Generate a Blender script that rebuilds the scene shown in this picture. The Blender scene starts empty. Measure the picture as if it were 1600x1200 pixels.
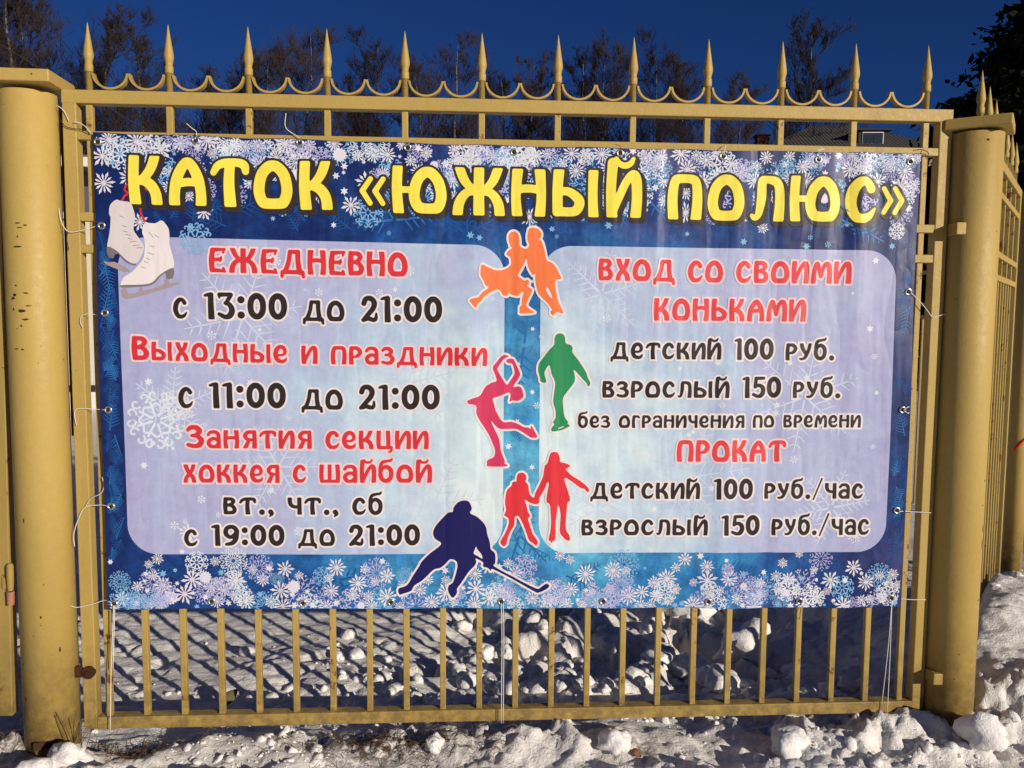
import bpy, bmesh, math, random
import numpy as np
from mathutils import Vector, Matrix, noise as mnoise

R = math.radians
scene = bpy.context.scene
COL = scene.collection

# ------------------------------------------------------------------ camera
cam_data = bpy.data.cameras.new("camera")
cam = bpy.data.objects.new("camera", cam_data)
COL.objects.link(cam)
right = Vector((0.9983, -0.0578, 0.0077)); down = Vector((0.0029, -0.0831, -0.9965)); fwd = Vector((0.0582, 0.9949, -0.0828))
fwd.normalize(); right = (right - fwd * right.dot(fwd)).normalized(); up = right.cross(fwd)
cam.matrix_world = Matrix(((right.x, up.x, -fwd.x, 1.1916), (right.y, up.y, -fwd.y, -2.5989),
                           (right.z, up.z, -fwd.z, 1.3143), (0, 0, 0, 1)))
cam_data.sensor_width = 36; cam_data.lens = 29.25
cam_data.clip_start = 0.05; cam_data.clip_end = 3000
scene.camera = cam
scene.render.resolution_x = 1024; scene.render.resolution_y = 768

# ------------------------------------------------------------------ light
SUN_AZ, SUN_EL = 42.0, 15.2          # azimuth to the right of the way the fence faces
world = bpy.data.worlds.new("World"); scene.world = world; world.use_nodes = True
wn = world.node_tree.nodes; wl = world.node_tree.links
sky = wn.new("ShaderNodeTexSky"); sky.sky_type = 'NISHITA'; sky.sun_disc = False
sky.sun_elevation = R(SUN_EL); sky.sun_rotation = R(180 - SUN_AZ)
sky.altitude = 1500; sky.air_density = 1.0; sky.dust_density = 0.1; sky.ozone_density = 4.0
tint = wn.new("ShaderNodeMix"); tint.data_type = 'RGBA'; tint.blend_type = 'MULTIPLY'; tint.inputs[0].default_value = 1.0
tint.inputs[7].default_value = (0.19, 0.38, 0.77, 1)          # clear cold winter air: a deeper blue
wl.new(sky.outputs[0], tint.inputs[6]); wl.new(tint.outputs[2], wn["Background"].inputs[0])
wn["Background"].inputs[1].default_value = 0.05
sun_d = bpy.data.lights.new("sun", 'SUN'); sun_d.energy = 4.45; sun_d.angle = R(0.5); sun_d.color = (1.0, 0.90, 0.76)
sun = bpy.data.objects.new("sun", sun_d); COL.objects.link(sun)
SUN_DIR = Vector((math.sin(R(SUN_AZ)) * math.cos(R(SUN_EL)), -math.cos(R(SUN_AZ)) * math.cos(R(SUN_EL)), math.sin(R(SUN_EL))))
sun.rotation_euler = SUN_DIR.to_track_quat('Z', 'Y').to_euler(); sun.location = (6, -8, 6)
scene.view_settings.view_transform = 'Standard'; scene.view_settings.look = 'None'
scene.view_settings.exposure = 0.0; scene.view_settings.gamma = 1.0

# ------------------------------------------------------------------ materials
class NT:
    def __init__(s, name):
        s.m = bpy.data.materials.new(name); s.m.use_nodes = True
        s.n = s.m.node_tree.nodes; s.l = s.m.node_tree.links; s.b = s.n["Principled BSDF"]
    def node(s, t, **kw):
        x = s.n.new(t)
        for k, v in kw.items(): setattr(x, k, v)
        return x
    def put(s, sock, v):
        if hasattr(v, "is_output") or hasattr(v, "links"): s.l.new(v, sock)
        else: sock.default_value = v
    def coord(s): return s.node("ShaderNodeTexCoord").outputs["Object"]
    def noise(s, vec, scale, detail=4, rough=0.55, stretch=None):
        if stretch:
            mp = s.node("ShaderNodeMapping"); s.l.new(vec, mp.inputs[0]); mp.inputs["Scale"].default_value = stretch; vec = mp.outputs[0]
        t = s.node("ShaderNodeTexNoise"); s.l.new(vec, t.inputs["Vector"])
        t.inputs["Scale"].default_value = scale; t.inputs["Detail"].default_value = detail; t.inputs["Roughness"].default_value = rough
        return t.outputs[0]
    def ramp(s, f, stops):
        r = s.node("ShaderNodeValToRGB"); s.l.new(f, r.inputs[0]); e = r.color_ramp.elements
        while len(e) < len(stops): e.new(0.5)
        for q, (p, c) in zip(e, stops):
            q.position = p; q.color = (c, c, c, 1) if isinstance(c, (int, float)) else (*c, 1)
        return r.outputs[0]
    def mix(s, f, a, b, mode='MIX'):
        x = s.node("ShaderNodeMix", data_type='RGBA', blend_type=mode)
        s.put(x.inputs[0], f)
        for sock, v in ((x.inputs[6], a), (x.inputs[7], b)):
            if isinstance(v, tuple): sock.default_value = (*v, 1) if len(v) == 3 else v
            else: s.l.new(v, sock)
        return x.outputs[2]
    def math(s, op, a, b=0.0, c=0.0):
        x = s.node("ShaderNodeMath", operation=op)
        s.put(x.inputs[0], a); s.put(x.inputs[1], b); s.put(x.inputs[2], c)
        return x.outputs[0]
    def base(s, c):
        if isinstance(c, tuple): s.b.inputs["Base Color"].default_value = (*c, 1)
        else: s.l.new(c, s.b.inputs["Base Color"])
    def rough(s, r): s.put(s.b.inputs["Roughness"], r)
    def spec(s, v): s.b.inputs["Specular IOR Level"].default_value = v
    def bump(s, h, strength=0.3, dist=0.01):
        x = s.node("ShaderNodeBump"); s.l.new(h, x.inputs["Height"])
        x.inputs["Strength"].default_value = strength; x.inputs["Distance"].default_value = dist
        s.l.new(x.outputs[0], s.b.inputs["Normal"])
    def sep(s, vec):
        x = s.node("ShaderNodeSeparateXYZ"); s.l.new(vec, x.inputs[0]); return x.outputs

def plain(name, c, rough=0.7, spec=0.3, var=0.12, scale=8, metallic=0.0):
    t = NT(name); v = t.coord(); n = t.noise(v, scale, 5)
    t.base(t.mix(n, tuple(x * (1 - var) for x in c), tuple(min(1, x * (1 + var)) for x in c)))
    t.rough(rough); t.spec(spec); t.b.inputs["Metallic"].default_value = metallic
    return t.m

def make_paint(name, rust_level, tone=1.0):
    t = NT(name); v0 = t.coord()
    oi = t.node("ShaderNodeObjectInfo"); off = t.node("ShaderNodeCombineXYZ")
    t.l.new(t.math('MULTIPLY', oi.outputs["Random"], 23.0), off.inputs[0]); t.l.new(t.math('MULTIPLY', oi.outputs["Random"], 7.0), off.inputs[2])
    va = t.node("ShaderNodeVectorMath", operation='ADD'); t.l.new(v0, va.inputs[0]); t.l.new(off.outputs[0], va.inputs[1]); v = va.outputs[0]
    big = t.noise(v, 2.6, 4); fine = t.noise(v, 45, 6, 0.65)
    c = t.mix(big, (0.40 * tone, 0.272 * tone, 0.066 * tone), (0.495 * tone, 0.345 * tone, 0.096 * tone))
    c = t.mix(t.ramp(fine, [(0.35, 0.0), (0.75, 0.45)]), c, (0.37 * tone, 0.262 * tone, 0.088 * tone))
    streak = t.noise(v, 9, 4, 0.6, (1, 1, 0.12))
    c = t.mix(t.ramp(streak, [(0.55, 0.0), (0.8, 0.5)]), c, (0.25 * tone, 0.175 * tone, 0.055 * tone))
    # dirt splashed up from the ground
    z = t.sep(v0)[2]
    low = t.math('SUBTRACT', 1.0, t.math('MULTIPLY', t.math('ADD', z, 0.08), 2.4))
    lown = t.math('MULTIPLY', t.math('MAXIMUM', low, 0.0), t.ramp(t.noise(v, 22, 5, 0.7), [(0.36, 0.15), (0.58, 1.0)]))
    c = t.mix(t.math('MULTIPLY', lown, 0.85), c, (0.115, 0.070, 0.030))
    rust = t.ramp(t.noise(v, 17, 7, 0.72), [(rust_level, 0.0), (rust_level + 0.035, 1.0)])
    c = t.mix(rust, c, (0.165, 0.060, 0.016))
    spots = t.ramp(t.noise(v, 60, 3, 0.5), [(0.735, 0.0), (0.755, 1.0)])
    c = t.mix(t.math('MULTIPLY', spots, 0.85), c, (0.035, 0.018, 0.01))
    t.base(c); t.rough(t.ramp(fine, [(0.3, 0.42), (0.7, 0.62)])); t.spec(0.35)
    t.bump(t.math('ADD', fine, t.math('MULTIPLY', t.noise(v, 190, 3, 0.6), 0.5)), 0.32, 0.004)
    return t.m
M_PAINT = make_paint("yellow_ochre_paint", 0.672)
M_PAINT_RUSTY = make_paint("yellow_ochre_paint_with_rust", 0.585)
M_POST = make_paint("yellow_ochre_pipe_paint", 0.70, 1.06)
M_OLIVE = make_paint("old_olive_yellow_paint", 0.62, 0.80)
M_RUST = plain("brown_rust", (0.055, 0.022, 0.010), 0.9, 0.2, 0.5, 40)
M_STEEL = plain("grommet_nickel", (0.62, 0.60, 0.55), 0.28, 0.5, 0.15, 60, 0.9)
M_HOLE = plain("shadowed_hole", (0.02, 0.02, 0.025), 0.9)
M_CORD_W = plain("white_nylon_cord", (0.72, 0.70, 0.64), 0.6)
M_CORD_B = plain("dark_wire", (0.05, 0.03, 0.02), 0.6)

# ---- printed vinyl
VR, VS = 0.40, 0.30
def wrinkles(t, v):
    # fine weave plus the creases left by folding and by the pull of the ties
    a = t.math('ABSOLUTE', t.math('SUBTRACT', t.noise(v, 2.2, 3, 0.55, (3.2, 1, 0.55)), 0.5))
    b = t.math('ABSOLUTE', t.math('SUBTRACT', t.noise(v, 3.1, 3, 0.6), 0.5))
    h = t.math('ADD', t.math('MULTIPLY', t.math('MINIMUM', a, 0.10), 1.0), t.math('MULTIPLY', t.math('MINIMUM', b, 0.07), 0.9))
    h = t.math('ADD', h, t.math('MULTIPLY', t.noise(v, 260, 2, 0.5), 0.012))
    t.bump(h, 0.48, 0.026)
def vinyl(name, c, var=0.05):
    t = NT(name); v = t.coord(); n = t.noise(v, 14, 4)
    t.base(t.mix(n, tuple(x * (1 - var) for x in c), tuple(min(1, x * (1 + var)) for x in c)))
    t.rough(VR); t.spec(VS)
    wrinkles(t, v)
    return t.m
def make_sheet():
    t = NT("banner_blue_print"); v = t.coord(); s = t.sep(v)
    warp = t.noise(v, 2.2, 5, 0.6); w2 = t.noise(v, 7, 6, 0.68); w3 = t.noise(v, 30, 5, 0.7)
    dx = t.math('MULTIPLY', t.math('SUBTRACT', s[0], 1.40), 0.80); dz = t.math('MULTIPLY', t.math('SUBTRACT', s[2], 0.80), 0.95)
    d = t.math('SQRT', t.math('ADD', t.math('MULTIPLY', dx, dx), t.math('MULTIPLY', dz, dz)))
    f = t.math('SUBTRACT', 1.0, d)
    f = t.math('ADD', f, t.math('MULTIPLY', t.math('SUBTRACT', warp, 0.5), 1.0))
    f = t.math('ADD', f, t.math('MULTIPLY', t.math('SUBTRACT', w2, 0.5), 0.95))
    c = t.ramp(f, [(-0.0, (0.006, 0.020, 0.115)), (0.22, (0.008, 0.048, 0.205)), (0.42, (0.014, 0.120, 0.360)), (0.66, (0.040, 0.250, 0.500)), (0.92, (0.095, 0.390, 0.600))])
    pur = t.ramp(t.noise(v, 3.1, 5, 0.62), [(0.52, 0.0), (0.72, 0.55)])
    pur = t.math('MULTIPLY', pur, t.math('MINIMUM', t.math('MAXIMUM', t.math('SUBTRACT', s[0], 0.9), 0.15), 1.0))
    c = t.mix(pur, c, (0.115, 0.105, 0.290))
    c = t.mix(0.8, c, t.ramp(w3, [(0.25, 0.24), (0.75, 0.76)]), 'OVERLAY')
    t.base(c); t.rough(VR); t.spec(VS); wrinkles(t, v)
    return t.m
def make_panel():
    t = NT("banner_pale_panel_print"); v = t.coord(); s = t.sep(v)
    warp = t.noise(v, 2.4, 5, 0.6); w2 = t.noise(v, 8, 6, 0.66); w3 = t.noise(v, 34, 5, 0.7)
    dx = t.math('MULTIPLY', t.math('SUBTRACT', s[0], 1.38), 0.72); dz = t.math('MULTIPLY', t.math('SUBTRACT', s[2], 0.82), 0.75)
    d = t.math('SQRT', t.math('ADD', t.math('MULTIPLY', dx, dx), t.math('MULTIPLY', dz, dz)))
    f = t.math('SUBTRACT', 1.0, d)
    f = t.math('ADD', f, t.math('MULTIPLY', t.math('SUBTRACT', warp, 0.5), 0.75))
    f = t.math('ADD', f, t.math('MULTIPLY', t.math('SUBTRACT', w2, 0.5), 0.70))
    c = t.ramp(f, [(0.10, (0.365, 0.375, 0.595)), (0.38, (0.410, 0.450, 0.655)), (0.58, (0.410, 0.525, 0.690)), (0.78, (0.540, 0.680, 0.760)), (0.98, (0.660, 0.770, 0.790))])
    pur = t.ramp(t.noise(v, 3.4, 5, 0.6), [(0.55, 0.0), (0.75, 0.4)])
    c = t.mix(pur, c, (0.380, 0.320, 0.510))
    c = t.mix(0.30, c, t.ramp(w3, [(0.25, 0.32), (0.75, 0.68)]), 'OVERLAY')
    t.base(c); t.rough(VR); t.spec(VS); wrinkles(t, v)
    return t.m
M_SHEET = make_sheet(); M_PANEL = make_panel()
M_YELLOW = vinyl("print_yellow", (0.84, 0.72, 0.085)); M_OUTLINE = vinyl("print_dark_outline", (0.022, 0.016, 0.016))
M_SHADE = vinyl("print_drop_shadow", (0.036, 0.026, 0.026))
M_RED = vinyl("print_red", (0.60, 0.033, 0.043)); M_ROSE = vinyl("print_coral_red", (0.68, 0.055, 0.065)); M_BLACK = vinyl("print_black", (0.026, 0.019, 0.019))
M_PINKHALO = vinyl("print_pink_halo", (0.76, 0.57, 0.60)); M_WHITEHALO = vinyl("print_white_halo", (0.74, 0.67, 0.67))
M_FLAKE = vinyl("print_flake_white", (0.68, 0.66, 0.76)); M_FLAKE_L = vinyl("print_flake_lavender", (0.44, 0.43, 0.70)); M_FLAKE_B = vinyl("print_flake_blue", (0.20, 0.42, 0.68)); M_FLAKE_P = vinyl("print_flake_pale", (0.66, 0.70, 0.78))
M_FROST = vinyl("print_frost_azure", (0.022, 0.145, 0.390)); M_FROST2 = vinyl("print_frost_pale", (0.54, 0.60, 0.75)); M_FROST3 = vinyl("print_frost_dark", (0.012, 0.075, 0.265))
M_BOOT = vinyl("print_boot_white", (0.74, 0.69, 0.69)); M_BOOT2 = vinyl("print_boot_shade", (0.66, 0.60, 0.61)); M_SOLE = vinyl("print_sole_grey", (0.19, 0.155, 0.165)); M_BLADE = vinyl("print_blade_grey", (0.36, 0.28, 0.29))
ART_M = {'couple': vinyl("print_orange", (0.80, 0.185, 0.058)), 'layback': vinyl("print_magenta", (0.60, 0.043, 0.120)), 'boy': vinyl("print_green", (0.024, 0.250, 0.095)),
         'pair': vinyl("print_scarlet", (0.66, 0.033, 0.046)), 'hockey': vinyl("print_navy", (0.010, 0.009, 0.095))}

# ------------------------------------------------------------------ mesh helpers
def link(o, parent=None):
    COL.objects.link(o)
    if parent is not None: o.parent = parent
    return o
def mesh(name, verts, faces, mats, parent=None, smooth=False, midx=None):
    me = bpy.data.meshes.new(name); me.from_pydata([tuple(v) for v in verts], [], faces); me.validate(clean_customdata=False)
    for m in (mats if isinstance(mats, (list, tuple)) else [mats]): me.materials.append(m)
    if midx is not None and len(midx) == len(me.polygons): me.polygons.foreach_set("material_index", midx)
    if smooth: me.polygons.foreach_set("use_smooth", [True] * len(me.polygons))
    me.update()
    return link(bpy.data.objects.new(name, me), parent)
def tag(o, label=None, category=None, group=None, kind=None):
    for k, v in (("label", label), ("category", category), ("group", group), ("kind", kind)):
        if v: o[k] = v
    return o
def empty(name, loc=(0, 0, 0), rz=0.0):
    o = bpy.data.objects.new(name, None); o.empty_display_size = 0.1; COL.objects.link(o)
    o.location = loc; o.rotation_euler = (0, 0, rz); return o
def dup(o, parent=None):
    c = o.copy(); COL.objects.link(c); c.parent = parent
    for ch in list(o.children): dup(ch, c)
    return c
class MB:
    """collects boxes, tubes and lathes for one mesh object"""
    def __init__(s): s.v = []; s.f = []; s.i = []
    def add(s, v, f, mi=0):
        k = len(s.v); s.v += [tuple(p) for p in v]; s.f += [tuple(a + k for a in q) for q in f]; s.i += [mi] * len(f); return s
    def box(s, x0, x1, y0, y1, z0, z1, bev=0.0, mi=0, mtx=None):
        bm = bmesh.new(); bmesh.ops.create_cube(bm, size=1)
        for v in bm.verts: v.co = Vector(((x0 + x1) / 2 + v.co.x * (x1 - x0), (y0 + y1) / 2 + v.co.y * (y1 - y0), (z0 + z1) / 2 + v.co.z * (z1 - z0)))
        if bev: bmesh.ops.bevel(bm, geom=bm.edges[:], offset=bev, segments=2, affect='EDGES', profile=0.5)
        if mtx is not None: bm.transform(mtx)
        bm.verts.index_update()
        s.add([v.co[:] for v in bm.verts], [[v.index for v in f.verts] for f in bm.faces], mi); bm.free(); return s
    def lathe(s, prof, seg=16, at=(0, 0, 0), mi=0, cap=True):
        v = []; f = []
        for z, r in prof:
            for k in range(seg):
                a = 2 * math.pi * k / seg; v.append((at[0] + r * math.cos(a), at[1] + r * math.sin(a), at[2] + z))
        for j in range(len(prof) - 1):
            for k in range(seg):
                k2 = (k + 1) % seg; f.append((j * seg + k, j * seg + k2, (j + 1) * seg + k2, (j + 1) * seg + k))
        if cap: f.append(tuple(range(seg))[::-1]); f.append(tuple((len(prof) - 1) * seg + k for k in range(seg)))
        return s.add(v, f, mi)
    def tube(s, pts, rad, seg=6, mi=0):
        pts = [Vector(p) for p in pts]; n = len(pts); v = []; f = []
        if not isinstance(rad, (list, tuple)): rad = [rad] * n
        prev = None
        for j, p in enumerate(pts):
            t = (pts[min(j + 1, n - 1)] - pts[max(j - 1, 0)])
            t = t.normalized() if t.length > 1e-9 else Vector((0, 0, 1))
            if prev is None: prev = t.orthogonal().normalized()
            a = prev - t * prev.dot(t); a = a.normalized() if a.length > 1e-6 else t.orthogonal().normalized(); prev = a; b = t.cross(a)
            for k in range(seg):
                q = 2 * math.pi * k / seg; v.append(p + (a * math.cos(q) + b * math.sin(q)) * rad[j])
        for j in range(n - 1):
            for k in range(seg):
                k2 = (k + 1) % seg; f.append((j * seg + k, j * seg + k2, (j + 1) * seg + k2, (j + 1) * seg + k))
        f.append(tuple(range(seg))[::-1]); f.append(tuple((n - 1) * seg + k for k in range(seg)))
        return s.add(v, f, mi)
    def obj(s, name, mats, parent=None, smooth=False): return mesh(name, s.v, s.f, mats, parent, smooth, s.i)
def catmull(pts, closed=False, n=6):
    P = [np.array(p, float) for p in pts]; m = len(P); out = []
    for i in range(m if closed else m - 1):
        p0 = P[(i - 1) % m] if closed or i > 0 else 2 * P[0] - P[1]
        p1 = P[i]; p2 = P[(i + 1) % m]
        p3 = P[(i + 2) % m] if closed or i + 2 < m else 2 * P[-1] - P[-2]
        for k in range(n):
            t = k / n
            out.append(0.5 * (2 * p1 + (p2 - p0) * t + (2 * p0 - 5 * p1 + 4 * p2 - p3) * t * t + (3 * p1 - p0 - 3 * p2 + p3) * t ** 3))
    if not closed: out.append(P[-1])
    return out
def vnoise(x, y, seed=0):
    """value noise on numpy arrays"""
    xi = np.floor(x).astype(np.int64); yi = np.floor(y).astype(np.int64); fx = x - xi; fy = y - yi
    fx = fx * fx * (3 - 2 * fx); fy = fy * fy * (3 - 2 * fy)
    def h(a, b):
        n = (a * 374761393 + b * 668265263 + seed * 1442695041) & 0xFFFFFFFF
        n = ((n ^ (n >> 13)) * 1274126177) & 0xFFFFFFFF
        return ((n ^ (n >> 16)) & 0xFFFF) / 65535.0
    return (h(xi, yi) * (1 - fx) + h(xi + 1, yi) * fx) * (1 - fy) + (h(xi, yi + 1) * (1 - fx) + h(xi + 1, yi + 1) * fx) * fy
def fbm(x, y, octv=4, seed=0, gain=0.5):
    a = 1.0; s = 0; t = 0
    for o in range(octv):
        s = s + a * vnoise(x * 2 ** o + 17.3 * o, y * 2 ** o - 9.1 * o, seed + o); t += a; a *= gain
    return s / t
def smooth(a, b, x):
    t = np.clip((x - a) / (b - a), 0, 1); return t * t * (3 - 2 * t)
rng = random.Random(7)
TITLE = [('К', 192.0, 1635.6, 294.3, 1633.3, 143.9), ('А', 310.9, 1633.6, 420.1, 1632.8, 144.4), ('Т', 432.3, 1630.7, 545.9, 1631.5, 144.4), ('О', 558.6, 1626.3, 675.4, 1626.7, 146.2), ('К', 694.1, 1626.0, 796.9, 1627.0, 144.8), ('«', 873.1, 1621.0, 955.0, 1620.3, 140.6), ('Ю', 972.4, 1620.6, 1140.3, 1618.6, 142.0), ('Ж', 1152.6, 1617.0, 1320.5, 1616.0, 144.6), ('Н', 1335.0, 1616.9, 1443.7, 1615.8, 143.1), ('Ы', 1461.5, 1617.0, 1608.2, 1616.2, 143.0), ('Й', 1628.5, 1616.5, 1737.0, 1616.1, 143.1), ('П', 1820.7, 1613.8, 1929.4, 1612.9, 139.0), ('О', 1946.4, 1610.8, 2063.2, 1610.9, 143.2), ('Л', 2077.6, 1611.5, 2190.2, 1611.7, 139.7), ('Ю', 2205.9, 1612.9, 2370.5, 1612.6, 140.6), ('С', 2385.5, 1609.9, 2486.3, 1609.9, 145.6), ('»', 2502.0, 1616.1, 2577.5, 1616.1, 142.9)]
LINES = [
  ('red', [('ЕЖЕДНЕВНО', 422.7, 1435.3, 1020.8, 1427.6, 74.8)]),
  ('black', [('с', 314.1, 1295.0, 356.9, 1294.6, 65.1), ('13:00', 405.1, 1293.6, 654.0, 1292.7, 82.9), ('до', 699.5, 1290.8, 827.7, 1289.6, 64.3), ('21:00', 875.8, 1288.2, 1125.5, 1287.8, 82.4)]),
  ('red', [('^Выходные', 187.5, 1168.9, 653.4, 1160.2, 57.5), ('и', 694.1, 1159.2, 743.3, 1159.0, 56.3), ('праздники', 783.7, 1158.4, 1264.1, 1155.2, 56.7)]),
  ('black', [('с', 321.8, 1021.8, 366.7, 1021.4, 66.7), ('11:00', 413.6, 1021.9, 646.4, 1021.0, 81.0), ('до', 692.3, 1018.8, 820.6, 1017.4, 63.6), ('21:00', 867.0, 1017.4, 1118.5, 1017.7, 79.8)]),
  ('red', [('^Занятия', 340.6, 897.9, 724.0, 896.0, 57.2), ('секции', 764.5, 894.8, 1082.9, 894.2, 58.3)]),
  ('red', [('хоккея', 329.5, 790.6, 623.8, 789.4, 57.5), ('с', 663.8, 789.6, 705.8, 789.5, 57.7), ('шайбой', 744.4, 789.3, 1093.2, 787.9, 58.1)]),
  ('black', [('вт.,', 448.2, 690.7, 606.7, 689.7, 54.5), ('чт.,', 645.5, 689.4, 805.8, 688.4, 54.8), ('сб', 845.5, 687.4, 941.4, 686.7, 55.8)]),
  ('black', [('с', 327.8, 590.6, 370.0, 590.3, 54.6), ('19:00', 411.0, 591.3, 636.5, 589.4, 68.6), ('до', 676.8, 590.1, 792.7, 589.1, 54.1), ('21:00', 833.5, 588.7, 1056.6, 586.8, 69.7)]),
  ('rose', [('ВХОД', 1607.8, 1422.8, 1850.8, 1421.4, 68.1), ('СО', 1890.0, 1419.2, 2002.7, 1419.6, 69.6), ('СВОИМИ', 2042.4, 1419.2, 2412.9, 1420.2, 70.0)]),
  ('rose', [('КОНЬКАМИ', 1783.7, 1299.7, 2270.9, 1299.5, 70.3)]),
  ('black', [('детский', 1650.2, 1178.6, 2002.5, 1178.2, 53.4), ('100', 2044.2, 1177.4, 2173.0, 1177.5, 70.0), ('руб.', 2210.4, 1177.1, 2372.3, 1177.8, 54.3)]),
  ('black', [('взрослый', 1625.9, 1056.8, 2031.9, 1056.6, 53.4), ('150', 2073.3, 1056.2, 2201.1, 1056.5, 69.5), ('руб.', 2238.6, 1056.6, 2396.8, 1056.9, 53.4)]),
  ('black', [('без', 1550.2, 960.7, 1654.1, 960.7, 40.3), ('ограничения', 1680.6, 960.7, 2085.4, 961.0, 40.9), ('по', 2112.2, 961.0, 2183.1, 961.4, 41.2), ('времени', 2211.3, 961.8, 2465.1, 961.8, 41.4)]),
  ('rose', [('ПРОКАТ', 1869.7, 852.3, 2223.0, 851.4, 70.2)]),
  ('black', [('детский', 1593.6, 733.3, 1946.8, 731.4, 52.8), ('100', 1990.6, 730.2, 2119.1, 729.9, 68.8), ('руб./час', 2156.8, 730.8, 2483.9, 729.7, 51.6)]),
  ('black', [('взрослый', 1566.5, 615.5, 1975.1, 612.8, 52.1), ('150', 2017.8, 612.4, 2145.2, 611.8, 68.0), ('руб./час', 2184.0, 612.0, 2509.3, 610.1, 53.9)])]
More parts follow.
